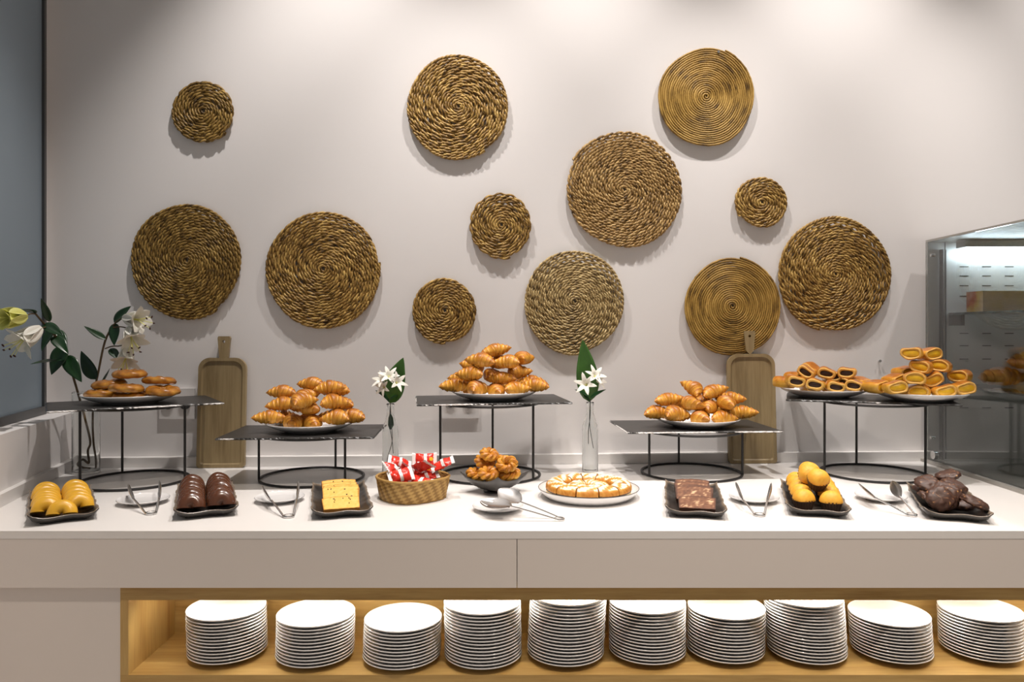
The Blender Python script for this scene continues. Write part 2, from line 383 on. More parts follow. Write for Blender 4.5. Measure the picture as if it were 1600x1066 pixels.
# ------------------------------------------------------------------ wall sockets
def wall_socket(px0, py0, px1, py1, label):
    a = at_wall(px0, py0, 0); b = at_wall(px1, py1, 0); w = (b.x-a.x); h = a.z-b.z
    e = tag(empty('wall_socket', ((a.x+b.x)/2, (a.y+b.y)/2-.0005, (a.z+b.z)/2), WANG), label, 'socket')
    g = G(); g.box(-w/2, w/2, -.012, 0, -h/2, h/2); g.build('face_plate', 'plastic', e, smooth=False)
    for s in (-1, 1):
        g = G(); g.lathe([(0, 0), (.019, 0), (.021, .002), (.021, .006), (0, .006)], 20)
        o = g.build('socket_well', 'socket', e); o.rotation_euler = (PI/2, 0, 0); o.location = (s*w*.24, -.0125, 0)
wall_socket(251, 607, 306, 654, 'white double wall socket half hidden behind the cutting board and bun stand')
wall_socket(689, 602, 748, 653, 'white double wall socket behind the tall middle stand')
# ------------------------------------------------------------------ cutting boards
def cutting_board(pxl, pxr, py_top, py_sh, py_bot, hx0, hx1, label):
    Yb = wall_y((pxl+pxr)/2/F*2.8-VX/F*2.8)-.032-.022
    bl = at_y(pxl, py_bot, Yb); br = at_y(pxr, py_bot, Yb)
    W = br.x-bl.x; cx = (bl.x+br.x)/2; k = Yb/F
    H = (py_bot-py_sh)*k; HT = (py_bot-py_top)*k; hw = (hx1-hx0)*k/2; hcx = ((hx0+hx1)/2-(pxl+pxr)/2)*k
    e = tag(empty('cutting_board', (cx, Yb, CT+.001), 0, (-math.atan2(.028, HT), 0, WANG)), label, 'cutting board')
    def outline(w, z0, z1, r, rb, n=8):
        p = []
        for (cx_, cz, rr, a0) in [(w-r, z1-r, r, 0), (-w+r, z1-r, r, 90), (-w+rb, z0+rb, rb, 180), (w-rb, z0+rb, rb, 270)]:
            for i in range(n+1):
                a = math.radians(a0+90*i/n); p.append((cx_+rr*math.cos(a), cz+rr*math.sin(a)))
        return p
    outer = outline(W/2, 0, H, W*.24, .012); inner = outline(W/2-.012, .012, H-.012, W*.21, .010); inner2 = outline(W/2-.017, .017, H-.017, W*.19, .008)
    n = len(outer); v = []; f = []
    for ring_, y in [(outer, .018), (outer, .001), (outer, .0), (inner, .0), (inner2, .005)]:
        v += [(x, y, z) for x, z in ring_]
    for q in range(4): f += [(q*n+i, q*n+(i+1) % n, (q+1)*n+(i+1) % n, (q+1)*n+i) for i in range(n)]
    f += [tuple(range(4*n, 5*n)), tuple(range(n-1, -1, -1))]
    mk('board_body', v, f, 'board', e, sharp=35)
    # flared handle with a hole
    hz0, hz1 = H-.004, HT
    N = 24; hc = (hcx, hz1-.020); hr = .0055
    ow = []
    for i in range(N):
        a = 2*PI*i/N; dx, dz = math.cos(a), math.sin(a)
        # ray to a flared rectangle
        best = 9
        for (nx, nz, d) in [(1, -.10, None), (-1, -.10, None), (0, 1, hz1-hc[1]), (0, -1, hc[1]-hz0)]:
            if d is None: d = hw*.80+.0
            den = nx*dx+nz*dz
            if den > 1e-6: best = min(best, d/den)
        ow.append((hc[0]+dx*best, hc[1]+dz*best))
    iw = [(hc[0]+hr*math.cos(2*PI*i/N), hc[1]+hr*math.sin(2*PI*i/N)) for i in range(N)]
    v = [(x, y, z) for y in (.001, .017) for ringp in (ow, iw) for x, z in ringp]; f = []
    for i in range(N):
        j = (i+1) % N
        f += [(i, j, N+j, N+i), (2*N+i, 3*N+i, 3*N+j, 2*N+j), (i, 2*N+i, 2*N+j, j), (N+i, N+j, 3*N+j, 3*N+i)]
    mk('handle', v, f, 'board', e, smooth=False)
cutting_board(307, 381, 525, 559, 731, 334, 357, 'long wooden cutting board leaning on the wall beside the wall socket')
cutting_board(1139, 1215, 517, 553, 724.5, 1165, 1186, 'long wooden cutting board leaning in front of a flat straw mat')
# ------------------------------------------------------------------ risers, slates, serving plates
def riser(cpx, cpy, posts, top, label, R=.176):
    c = at_z(cpx, cpy, CT); e = tag(empty('wire_riser', (c.x, c.y, CT)), label, 'stand', 'black wire risers')
    wr = .0042
    g = G(); g.ring(R, wr, wr+.0003); g.build('base_ring', 'iron', e)
    g = G(); g.ring(R, wr, top-.0065-wr); g.build('top_ring', 'iron', e)
    for px, rear in posts:
        # where the post's upright crosses the ring
        best = None
        for i in range(720):
            a = 2*PI*i/720
            if (math.sin(a) > 0) != rear: continue
            x, y = c.x+R*math.cos(a), c.y+R*math.sin(a); d = abs(VX+x/y*F-px)
            if best is None or d < best[0]: best = (d, a)
        a = best[1]; g = G(); g.tube([(R*math.cos(a), R*math.sin(a), .003), (R*math.cos(a), R*math.sin(a), top-.0075)], .0042, 10); g.build('post', 'iron', e)
    return c
def slate_board(cx, cy, top, ang, label, W=.52, D=.325):
    e = tag(empty('slate_board', (cx, cy, CT+top-.0062), math.radians(ang)), label, 'slate board', 'slate boards on risers')
    g = G(); g.box(-W/2, W/2, -D/2, D/2, 0, .0062); o = g.build('slab', 'slate', e, smooth=False)
    # rough chipped edge round the slab
    pts = []
    rng = random.Random(int(cx*1000))
    def edge(p, q, n):
        for i in range(n):
            t = i/n; pts.append((p[0]+(q[0]-p[0])*t, p[1]+(q[1]-p[1])*t))
    c4 = [(-W/2, -D/2), (W/2, -D/2), (W/2, D/2), (-W/2, D/2)]
    for i in range(4): edge(c4[i], c4[(i+1) % 4], 90 if i % 2 == 0 else 56)
    n = len(pts); v = []; t = []; f = []
    run = .5
    for i, (x, y) in enumerate(pts):
        run = min(1, max(0, run+rng.uniform(-.22, .22)))
        for z, k, tt in ((.0064, 0, .2), (.0045, .0022, run), (.002, .0028, run*.8), (0, .001, .3)):
            j = k*rng.uniform(.3, 1.5); nx, ny = x/(W/2), y/(D/2)
            sx = nx if abs(nx) > .999 else 0; sy = ny if abs(ny) > .999 else 0
            v.append((x+sx*j, y+sy*j, z)); t.append(tt)
    for i in range(n):
        for k in range(3): f.append((i*4+k, ((i+1) % n)*4+k, ((i+1) % n)*4+k+1, i*4+k+1))
    mk('chipped_edge', v, f, 'slate_edge', e, t, smooth=False)
    return e
TALL, LOW = .270, .168
RIS = {}
RIS[1] = riser(210, 752, [(125, False), (191, True), (291, False)], TALL, 'tall black wire riser under the glazed buns beside the lily vase', .172)
RIS[2] = riser(488, 747, [(402, False), (524, True), (539, False)], LOW, 'low black wire riser behind the yellow cake tray')
RIS[3] = riser(766, 743, [(686, False), (770, True), (833, False)], TALL, 'tall black wire riser behind the bowl of twists')
RIS[4] = riser(1080, 739.7, [(1014.4, False), (1060.5, True), (1162.5, False)], LOW, 'low black wire riser behind the chocolate cake tray')
RIS[5] = riser(1365, 741, [(1281, False), (1338, True), (1446, False)], TALL, 'tall black wire riser beside the glass display case')
slate_board(-1.29, 2.535, TALL, 32.5, 'dark slate board under the plate of glazed buns', W=.505)
slate_board(-.722, 2.577, LOW, 3.5, 'dark slate board under the croissant pile behind the yellow cake slices', W=.50)
slate_board(-.090, 2.665, TALL, 8.2, 'dark slate board under the highest croissant pile')
slate_board(.639, 2.724, LOW, 3.7, 'dark slate board under the croissant pile beside the second cutting board', W=.535)
slate_board(1.268, 2.705, TALL, -20.5, 'dark slate board carrying two plates of filled pastries', W=.54)
big0 = plate_mesh('serving_plate', .150, .030, .085, 72)
PL = {}
def serving_plate(key, x, y, z, label):
    o = big0 if not PL else big0.copy()
    if PL: COL.objects.link(o)
    o.location = (x, y, z+.0003); PL[key] = Vector((x, y, z)); tag(o, label, 'plate', 'white serving plates on slate boards')
serving_plate('buns', -1.305, 2.535, CT+TALL, 'white serving plate holding the glazed buns')
serving_plate('crA', (485-VX)/F*2.59, 2.59, CT+LOW, 'white serving plate under the croissants behind the yellow cake')
serving_plate('crB', (772-VX)/F*2.655, 2.655, CT+TALL, 'white serving plate under the highest croissant pile')
serving_plate('crC', (1090-VX)/F*2.71, 2.71, CT+LOW, 'white serving plate under the croissants beside the second cutting board')
serving_plate('choc', 1.135, 2.762, CT+TALL, 'white serving plate of chocolate filled rolls')
serving_plate('cust', 1.412, 2.610, CT+TALL, 'white serving plate of custard filled pastries')
# ------------------------------------------------------------------ croissants
def settle(items, half, r, axis, floor, iters=80):
    """items: objects; each is taken as a capsule of half length 'half' and radius r along its local axis"""
    P_ = [Vector(o.location) for o in items]; D_ = [(o.rotation_euler.to_matrix() @ Vector(axis)).normalized() for o in items]
    def closest(p, d, q, e):
        w = p-q; b = d.dot(e); dd, ee = d.dot(w), e.dot(w); den = 1-b*b
        t = 0 if den < 1e-5 else (b*ee-dd)/den
        t = max(-half, min(half, t)); u = max(-half, min(half, b*t+ee)); t = max(-half, min(half, b*u-dd))
        return (p+d*t)-(q+e*u)
    for _ in range(iters):
        for i in range(len(P_)):
            for j in range(i):
                g_ = closest(P_[i], D_[i], P_[j], D_[j]); L_ = g_.length
                if L_ < 2*r:
                    n_ = g_/L_ if L_ > 1e-5 else Vector((0, 1, 0))
                    n_ = Vector((n_.x*.6, n_.y*1.2, n_.z*.7)); m_ = (2*r-L_)*.35
                    P_[i] += n_*m_; P_[j] -= n_*m_
        for i in range(len(P_)): P_[i].z = max(P_[i].z, floor(P_[i]))
    for o, p in zip(items, P_): o.location = p
def plate_floor(c, lift):
    def fl(p):
        d = math.hypot(p.x-c.x, p.y-c.y); return c.z+.0090+lift+max(0, min(1, (d-.075)/.07))*.010
    return fl
def croissant_mesh(seed, L=.112, R=.0255, curve=.018):
    rng = random.Random(seed); nu, nv = 57, 18; v = []; t = []; f = []
    seg = [-1, -.74, -.46, -.17, .17, .46, .74, 1.0]
    seg = [s+rng.uniform(-.03, .03) for s in seg]; seg[0] = -1; seg[-1] = 1
    for i in range(nu):
        u = -1+2*i/(nu-1)
        env = max(0.0, 1-abs(u)**1.35)**.78*.86+.14*(1-abs(u)**6)
        if i in (0, nu-1): env = .06
        k = max(j for j in range(len(seg)-1) if u >= seg[j]-1e-9); w = (u-seg[k])/(seg[k+1]-seg[k])
        # each turn of dough overlaps the next one outward
        q = w if u < 0 else 1-w
        if abs(u) < .14: q = 1-abs(2*w-1)*.3
        step = .74+.32*q**.8
        x = u*L/2; yc = -curve*u*u+rng.uniform(-.0004, .0004)
        for j in range(nv):
            a = 2*PI*j/nv; r = R*env*step*(1+.02*math.sin(3*a+7*u))
            zz = r*math.sin(a)*.95
            if zz < -R*.62: zz = -R*.62-(abs(zz)-R*.62)*.25
            sl = .010*math.sin(a)*(1 if u > 0 else -1)*env*.5
            v.append((x+sl, yc+r*math.cos(a)*1.05, zz))
            top = max(0, math.sin(a))
            t.append(min(1, max(0, .10+.74*q**1.3*(.35+.65*top)+.30*abs(u)**3+rng.uniform(-.08, .08))))
    for i in range(nu-1):
        for j in range(nv): f.append((i*nv+j, i*nv+(j+1) % nv, (i+1)*nv+(j+1) % nv, (i+1)*nv+j))
    f += [tuple(range(nv-1, -1, -1)), tuple(range((nu-1)*nv, nu*nv))]
    return v, f, t
CRO = []
for sd, L, R, cv in [(1, .120, .0305, .028), (2, .112, .0325, .034), (3, .124, .030, .018), (4, .108, .032, .036)]:
    v, f, t = croissant_mesh(sd, L, R, cv); o = mk('croissant', v, f, 'crust', None, t); CRO.append(o)
cro_used = [False]*4
def croissant(loc, yaw, pitch=0, roll=0, label='', group='', var=0, s=1.0):
    if not cro_used[var]: o = CRO[var]; cro_used[var] = True
    else: o = CRO[var].copy(); COL.objects.link(o)
    o.location = loc; o.rotation_euler = Euler((math.radians(roll), math.radians(-pitch), math.radians(yaw)), 'XYZ'); o.scale = (s, s, s)
    tag(o, label, 'croissant', group)
    return o
def pile(key, sc, ox, oy, items, where):
    c = PL[key]; objs = []
    for i, (cx, cy, dy, yaw, pit, lay) in enumerate(items):
        px, py = cx/sc+ox, cy/sc+oy; Y = c.y+dy
        p = at_y(px, py, Y)
        zmin = c.z+.010+.0165+lay*.030
        if lay == 0 and dy > .025: p.z = c.z+.034
        lab = {0: 'golden croissant in the bottom row of the pile ', 1: 'golden croissant in the second row of the pile ', 2: 'golden croissant in the upper row of the pile ', 3: 'golden croissant on the very top of the pile '}[lay]+where
        objs.append(croissant(p, yaw, pit, random.uniform(-12, 12), lab, 'croissants of the pile '+where, i % 4, random.uniform(.90, .98)))
    settle(objs, .030, .0225, (1, 0, 0), plate_floor(c, .0225))
A = [(515, 488, -.055, 12, 0, 0), (628, 492, -.085, 80, 0, 0), (745, 490, -.085, 100, 0, 0), (875, 484, -.065, -8, 0, 0), (955, 474, -.02, -15, 0, 0),
     (570, 470, .04, 20, 0, 0), (720, 465, .03, 75, 0, 0), (860, 462, .06, -30, 0, 0),
     (562, 418, -.03, 8, 4, 1), (690, 415, -.055, 60, 5, 1), (735, 425, -.062, 125, 0, 1), (830, 428, -.045, 30, 0, 1), (900, 408, -.01, -14, 0, 1), (700, 405, .05, 0, 0, 1),
     (605, 352, .0, -12, 0, 2), (685, 374, -.035, 70, 5, 2), (828, 366, -.02, 10, 4, 2), (868, 334, .03, 0, 0, 2),
     (752, 308, -.005, -24, 0, 3)]
pile('crA', 3.553, 280, 520, A, 'behind the yellow cake slices')
B = [(535, 290, -.04, 10, 0, 0), (640, 296, -.085, 55, 0, 0), (755, 302, -.09, 90, 0, 0), (880, 300, -.075, 25, 0, 0), (970, 286, -.035, -12, 0, 0),
     (600, 275, .04, 30, 0, 0), (770, 275, .03, 80, 0, 0), (900, 272, .06, -30, 0, 0),
     (580, 225, .0, -25, 0, 1), (640, 232, -.04, -20, 0, 1), (815, 246, -.062, -14, 0, 1), (730, 228, .03, 60, 0, 1), (945, 226, .0, 8, 0, 1), (880, 225, -.02, 40, 0, 1),
     (690, 182, -.045, -28, -4, 2), (850, 182, -.02, -20, 0, 2), (900, 192, .01, 70, 0, 2), (640, 160, .0, -38, -8, 2),
     (735, 125, -.01, 20, 10, 3), (790, 158, .02, -30, 0, 2)]
pile('crB', 3.553, 560, 520, B, 'on the tall middle stand')
Cc = [(350, 478, -.03, 14, 0, 0), (440, 497, -.075, 28, 0, 0), (565, 502, -.09, 92, 0, 0), (698, 500, -.08, 5, 0, 0), (795, 490, -.03, -12, 0, 0),
      (430, 478, .05, 0, 0, 0), (580, 475, .03, 60, 0, 0), (720, 472, .05, -40, 0, 0),
      (412, 420, -.02, 8, 5, 1), (518, 442, -.06, 118, 6, 1), (632, 442, -.06, 60, 0, 1), (715, 430, -.045, 70, 0, 1), (740, 408, .0, -10, 0, 1), (590, 415, .03, 20, 0, 1),
      (455, 355, .01, -38, -18, 2), (525, 372, -.035, -60, -28, 2), (640, 362, -.02, 25, 14, 2)]
pile('crC', 3.331, 920, 500, Cc, 'beside the second cutting board')
# ------------------------------------------------------------------ glazed buns
def bun_mesh(seed, R=.054, h=.027):
    rng = random.Random(seed); v = []; t = []; f = []; nu, nv = 36, 12
    for i in range(nu):
        a = 2*PI*i/nu
        for j in range(nv):
            b = 2*PI*j/nv
            rr = R*.60+R*.40*math.cos(b)*(1+.10*math.sin(7*a+2*b)); z = h*.5*math.sin(b)*(1+.16*math.sin(7*a+b*2)+.06*math.sin(3*a+seed))
            v.append((rr*math.cos(a), rr*math.sin(a), max(z, -h*.42)))
            t.append(min(1, max(0, .10+.30*max(0, math.sin(b))+.55*(.5+.5*math.sin(7*a+2*b))**1.5*rng.uniform(.6, 1))))
    for i in range(nu):
        for j in range(nv): f.append((i*nv+j, ((i+1) % nu)*nv+j, ((i+1) % nu)*nv+(j+1) % nv, i*nv+(j+1) % nv))
    # thin floor of dough in the dimple
    k = len(v); v.append((0, 0, .003)); t.append(.4)
    inner = [i*nv+nv//2 for i in range(nu)]
    for i in range(nu): f.append((inner[i], inner[(i+1) % nu], k))
    return mk('glazed_bun', v, f, 'bun', None, t)
b0 = bun_mesh(1); c = PL['buns']; bf = True
for px, py, dy, lay in [(155, 614, -.04, 0), (206, 616, -.075, 0), (246, 613, -.035, 0), (175, 611, .07, 0), (232, 609, .075, 0), (166, 608, -.035, 1), (207, 606, -.05, 1), (245, 603, -.02, 1), (200.5, 597, -.03, 2)]:
    o = b0 if bf else b0.copy()
    if not bf: COL.objects.link(o)
    bf = False
    p = at_y(px, py, c.y+dy); p.z = c.z+.0240+lay*.0250
    if abs(dy) > .06 and dy > 0: p.x = at_y(px, py, c.y+dy).x
    o.location = p; o.rotation_euler = (random.uniform(-.1, .1), random.uniform(-.12, .12), random.uniform(0, 6))
    tag(o, ['glazed round bun lying on the plate beside the lilies', 'glazed round bun in the second layer beside the lilies', 'glazed round bun on top of the bun pile'][lay], 'bun', 'glazed buns on the plate')
# ------------------------------------------------------------------ filled rolls
def roll_thing(name, fill, seed, W=.066, H=.040, L=.085, open_=.55):
    """flattened tube of pastry; the filling shows at both ends"""
    rng = random.Random(seed); nv = 28; ny = 9; v = []; t = []; f = []
    e = empty(name, (0, 0, 0))
    def sec(a, sx, sz, y):
        wob = 1+.04*math.sin(3*a+seed)
        ca, sa = math.cos(a), math.sin(a)
        x = W/2*sx*math.copysign(abs(ca)**.85, ca)*wob; z = H/2*sz*math.copysign(abs(sa)**.8, sa)*wob
        z += .0035*math.cos(2.2*x/W*PI+seed)*sz        # a soft fold
        return x, z
    rows = []
    for i in range(ny):
        y = -L/2+L*i/(ny-1); s = 1-.10*abs(2*i/(ny-1)-1)**3
        for j in range(nv):
            a = 2*PI*j/nv; x, z = sec(a, s, s, y); v.append((x, y, z))
            t.append(min(1, max(0, .20+.62*max(0, math.sin(a))**.7*(1-.5*abs(2*i/(ny-1)-1)**4)+rng.uniform(-.08, .08))))
    for i in range(ny-1):
        for j in range(nv): f.append((i*nv+j, i*nv+(j+1) % nv, (i+1)*nv+(j+1) % nv, (i+1)*nv+j))
    mk('crust', v, f, 'roll', e, t)
    for sgn, nm in ((-1, 0), (1, 1)):
        # end face: ring of pale dough set slightly in, filling recessed in the middle
        v = []; f = []
        for (s, dy) in ((.90, .0), (.80, .003), (open_+.05, .002), (open_, -.004)):
            for j in range(nv):
                a = 2*PI*j/nv; x, z = sec(a, s, s if s > .7 else s*.72, 0); v.append((x, sgn*(L/2+dy-.0005), z))
        for q in range(3):
            for j in range(nv): f.append((q*nv+j, q*nv+(j+1) % nv, (q+1)*nv+(j+1) % nv, (q+1)*nv+j))
        mk('cut_end', v, f, 'dough', e)
        v = [(sec(2*PI*j/nv, open_+.02, (open_+.02)*.72, 0)[0], sgn*(L/2-.003), sec(2*PI*j/nv, open_+.02, (open_+.02)*.72, 0)[1]) for j in range(nv)]
        v += [(x*.55, y+sgn*.0035, z*.55+.001*math.sin(9*x)) for x, y, z in v]; f = [(j, (j+1) % nv, nv+(j+1) % nv, nv+j) for j in range(nv)]+[tuple(range(nv, 2*nv))]
        mk('filling', v, f, fill, e)
    return e
def place_rolls(protos, key, sc, ox, oy, items, name_lab, group):
    c = PL[key]; used = set(); objs = []
    for i, (cx, cy, dy, yaw, roll, lay) in enumerate(items):
        q = i % len(protos)
        o = protos[q] if q not in used else copy_tree(protos[q]); used.add(q)
        p = at_y(cx/sc+ox, cy/sc+oy, c.y+dy)
        if lay == 0 and dy > 0: p.z = c.z+.034
        yaw -= math.degrees(math.atan2(p.x, p.y))
        o.location = p; o.rotation_euler = Euler((random.uniform(-.05, .05), math.radians(roll), math.radians(yaw)), 'XYZ')
        tag(o, name_lab[lay], 'pastry', group); objs.append(o)
    h_ = .020 if key == 'choc' else .024
    settle(objs, .012, h_, (1, 0, 0), plate_floor(c, h_+.001))
pr = [roll_thing('chocolate_roll', 'choc_fill', k, .066, .042, .060, .62) for k in (1, 2)]
items = [(95, 333, -.02, 60, 0, 0), (150, 337, -.075, 10, 0, 0), (235, 345, -.085, -5, 0, 0), (320, 346, -.085, 8, 0, 0), (405, 338, -.07, -10, 0, 0), (445, 335, -.03, -40, 0, 0), (180, 330, .05, 20, 0, 0), (300, 330, .06, 0, 0, 0),
         (130, 297, .01, 50, 0, 1), (197, 307, -.055, -8, 24, 1), (298, 315, -.065, 0, 4, 1), (397, 316, -.055, -4, -8, 1), (415, 292, .02, -30, 0, 1),
         (218, 277, .0, -25, 22, 2), (345, 281, -.01, 15, -10, 2)]
place_rolls(pr, 'choc', 3.23, 1200, 500, items, ['chocolate filled roll at the bottom of its pile on the plate', 'chocolate filled roll in the second layer of its pile', 'chocolate filled roll on top of its pile'], 'chocolate filled rolls on the plate')
pr = [roll_thing('custard_pastry', 'custard', k, .072, .044, .062, .68) for k in (4, 5, 6)]
items = [(575, 330, -.03, 50, 0, 0), (640, 338, -.07, 20, 0, 0), (748, 348, -.09, -5, 0, 0), (880, 352, -.085, 15, -6, 0), (975, 350, -.05, 25, 0, 0), (640, 330, .05, 0, 0, 0), (770, 330, .05, 10, 0, 0),
         (645, 292, -.02, 40, 0, 1), (715, 299, -.06, 2, 4, 1), (848, 308, -.065, 8, -16, 1), (955, 298, -.03, -15, 10, 1), (800, 290, .04, 0, 0, 1),
         (678, 252, .0, 35, 0, 2), (768, 262, -.05, -12, 20, 2), (885, 255, -.01, -10, 8, 2),
         (735, 213, -.02, -5, 6, 3), (820, 208, -.005, 35, 0, 3)]
place_rolls(pr, 'cust', 3.23, 1200, 500, items, ['custard filled pastry at the bottom of its pile', 'custard filled pastry in the second layer of its pile', 'custard filled pastry in the third layer of its pile', 'custard filled pastry on top of its pile'], 'custard filled pastries on the plate')
# ------------------------------------------------------------------ black trays
TW, TL = .160, .372
def tray_mesh():
    nx, ny = 15, 29; th = .0045; v = []; t = []; f = []
    def h(x, y):
        u, w = abs(x)/(TW/2), abs(y)/(TL/2)
        e1 = max(0, (u-.66)/.34)**2*.017; e2 = max(0, (w-.86)/.14)**2*.014
        cor = max(0, u*w-.55)/.45
        return .0075+max(e1, e2)+.009*cor**2+.0012*math.sin(x*70+y*31)*max(u, w)**3
    for lay in (0, 1):
        for j in range(ny):
            for i in range(nx):
                x = -TW/2+TW*i/(nx-1); y = -TL/2+TL*j/(ny-1)
                wav = .003*math.sin(y*40)+.002*math.sin(y*93+1) if abs(x) > TW*.42 else 0
                wy = .003*math.sin(x*60+1) if abs(y) > TL*.46 else 0
                v.append((x+math.copysign(wav, x), y+wy, h(x, y)-(th if lay else 0)))
                ed = max(abs(x)/(TW/2), (abs(y)-TL/2+TW/2)/(TW/2)); t.append(max(0, (ed-.93)/.07)*.8+.25 if not lay else .25)
    N = nx*ny
    for j in range(ny-1):
        for i in range(nx-1):
            a = j*nx+i; f += [(a, a+1, a+nx+1, a+nx), (N+a, N+a+nx, N+a+nx+1, N+a+1)]
    b = [i for i in range(nx)]+[j*nx+nx-1 for j in range(1, ny)]+[(ny-1)*nx+i for i in range(nx-2, -1, -1)]+[j*nx for j in range(ny-2, 0, -1)]
    for k in range(len(b)): p, q = b[k], b[(k+1) % len(b)]; f.append((p, q, N+q, N+p))
    return v, f, t
tv, tf, tt = tray_mesh(); TR = {}
def tray(key, cx, cy, ang, label):
    e = tag(empty('serving_tray', (cx, cy, CT), math.radians(ang)), label, 'tray', 'charcoal rectangular trays')
    mk('tray_body', tv, tf, 'melamine', e, tt)
    g = G(); g.prism([(-TW*.34, -TL*.42), (TW*.34, -TL*.42), (TW*.34, TL*.42), (-TW*.34, TL*.42)], .0003, .0045); g.build('foot', 'melamine', e, smooth=False)
    TR[key] = Matrix.Translation((cx, cy, CT)) @ Matrix.Rotation(math.radians(ang), 4, 'Z')
    TR[key+'a'] = math.radians(ang)
tray('yd', -1.303, 2.150, 32.5, 'charcoal tray of yellow glazed doughnuts')
tray('cd', -.917, 2.215, 23, 'charcoal tray of chocolate doughnuts')
tray('yc', -.520, 2.220, 15, 'charcoal tray of yellow cake slices')
tray('bc', .527, 2.222, -11, 'charcoal tray of chocolate cake slices')
tray('mu', .884, 2.230, -16.5, 'charcoal tray of muffins')
tray('ck', 1.252, 2.180, -21, 'charcoal tray of dark chocolate cookies')
def in_tray(o, key, x, y, z, rx=0, ry=0, rz=0):
    o.matrix_world = TR[key] @ Matrix.Translation((x, y, z)) @ Euler((math.radians(rx), math.radians(ry), math.radians(rz)), 'XYZ').to_matrix().to_4x4()
# halved doughnuts standing on their cut faces
ORD = ordn+['eleventh', 'twelfth', 'thirteenth', 'fourteenth', 'fifteenth', 'sixteenth', 'seventeenth', 'eighteenth', 'nineteenth']
def half_doughnut(R, r, mat, squash=.9, dep=.95):
    n, k = 22, 16; v = []; f = []
    for i in range(n):
        a = PI*i/(n-1)
        for j in range(k):
            b = 2*PI*j/k; q = R+r*math.cos(b)*(1+.03*math.sin(4*a)); v.append((q*math.cos(a), r*dep*math.sin(b)*(1+.03*math.sin(3*a+1)), q*math.sin(a)*squash))
    for i in range(n-1):
        for j in range(k): f.append((i*k+j, (i+1)*k+j, (i+1)*k+(j+1) % k, i*k+(j+1) % k))
    f += [tuple(range(k)), tuple(range((n-1)*k, n*k))]
    return mk('doughnut_half', v, f, mat, None, sharp=50)
def rows(proto, key, cols, ys, tilt, z, what, sides, group, extra=()):
    first = True
    for x, side in zip(cols, sides):
        for k, y in enumerate(ys):
            o = proto if first else proto.copy()
            if not first: COL.objects.link(o)
            first = False
            in_tray(o, key, x+random.uniform(-.002, .002), y, z, -tilt+random.uniform(-4, 4), 0, random.uniform(-7, 7))
            tag(o, f'{ORD[k]} {what} from the tray front in the row nearer the {side}', 'doughnut', group)
    for (x, y, rz, lab) in extra:
        o = proto.copy(); COL.objects.link(o); in_tray(o, key, x, y, z, -tilt, 0, rz); tag(o, lab, 'doughnut', group)
d = half_doughnut(.0205, .0175, 'yellow_glaze', 1.06, .88)
rows(d, 'yd', (-.0375, .0375), [-.108+.040*k for k in range(7)], 24, .0205, 'yellow doughnut half', ['blue window', 'chocolate doughnuts'], 'yellow doughnuts on the tray',
     [(-.004, -.148, -8, 'yellow doughnut half standing alone in front of the two yellow rows')])
d = half_doughnut(.0185, .0200, 'choc_glaze', 1.22, .98)
rows(d, 'cd', (-.0380, .0380), [-.136+.044*k for k in range(7)], 20, .0205, 'chocolate doughnut half', ['yellow doughnuts', 'yellow cake slices'], 'chocolate doughnuts on the tray')
# cake slices
def slice_mesh(mat, seed, W=.104, H=.066, T=.0140, crust=.85):
    rng = random.Random(seed); nx, nz = 19, 13; v = []; t = []; f = []
    for lay in (0, 1):
        for j in range(nz):
            for i in range(nx):
                u = -1+2*i/(nx-1); w = j/(nz-1)
                x = W/2*u*(1-.06*(1-w)); z = H*w*(1-.10*u*u*(w > .5)*w)
                ed = max(abs(u), abs(2*w-1)) > .93
                v.append((x, (-T/2 if lay == 0 else T/2)+rng.uniform(-.0006, .0006), z)); t.append(crust if ed else rng.uniform(.1, .55))
    N = nx*nz
    for j in range(nz-1):
        for i in range(nx-1):
            a = j*nx+i; f += [(a, a+1, a+nx+1, a+nx), (N+a, N+a+nx, N+a+nx+1, N+a+1)]
    b = [i for i in range(nx)]+[j*nx+nx-1 for j in range(1, nz)]+[(nz-1)*nx+i for i in range(nx-2, -1, -1)]+[j*nx for j in range(nz-2, 0, -1)]
    for k in range(len(b)): p, q = b[k], b[(k+1) % len(b)]; f.append((p, q, N+q, N+p))
    return mk('cake_slice', v, f, mat, None, t, sharp=50)
for key, mat, n, lab, grp in [('yc', 'yellow_cake', 6, 'yellow raisin cake slice', 'yellow cake slices on the tray'), ('bc', 'brown_cake', 6, 'marbled chocolate cake slice', 'chocolate cake slices on the tray')]:
    for k in range(n):
        s = slice_mesh(mat, k+n)
        if key == 'yc':
            rng = random.Random(k)
            for q in range(7):
                g = G(); g.lathe([(0, -.0012), (.0024, -.0006), (.0028, .0004), (0, .0014)], 7)
                r = g.build('raisin', 'raisin', s); r.location = (rng.uniform(-.038, .038), -.0072, rng.uniform(.012, .058)); r.rotation_euler = (PI/2, 0, rng.uniform(0, 3))
        in_tray(s, key, random.uniform(-.003, .003), -.140+k*.042, .0175+.0012*k, -66 if k else -72, 0, random.uniform(-3, 3))
        tag(s, f'{ordn[k]} {lab} from the front of its tray', 'cake', grp)
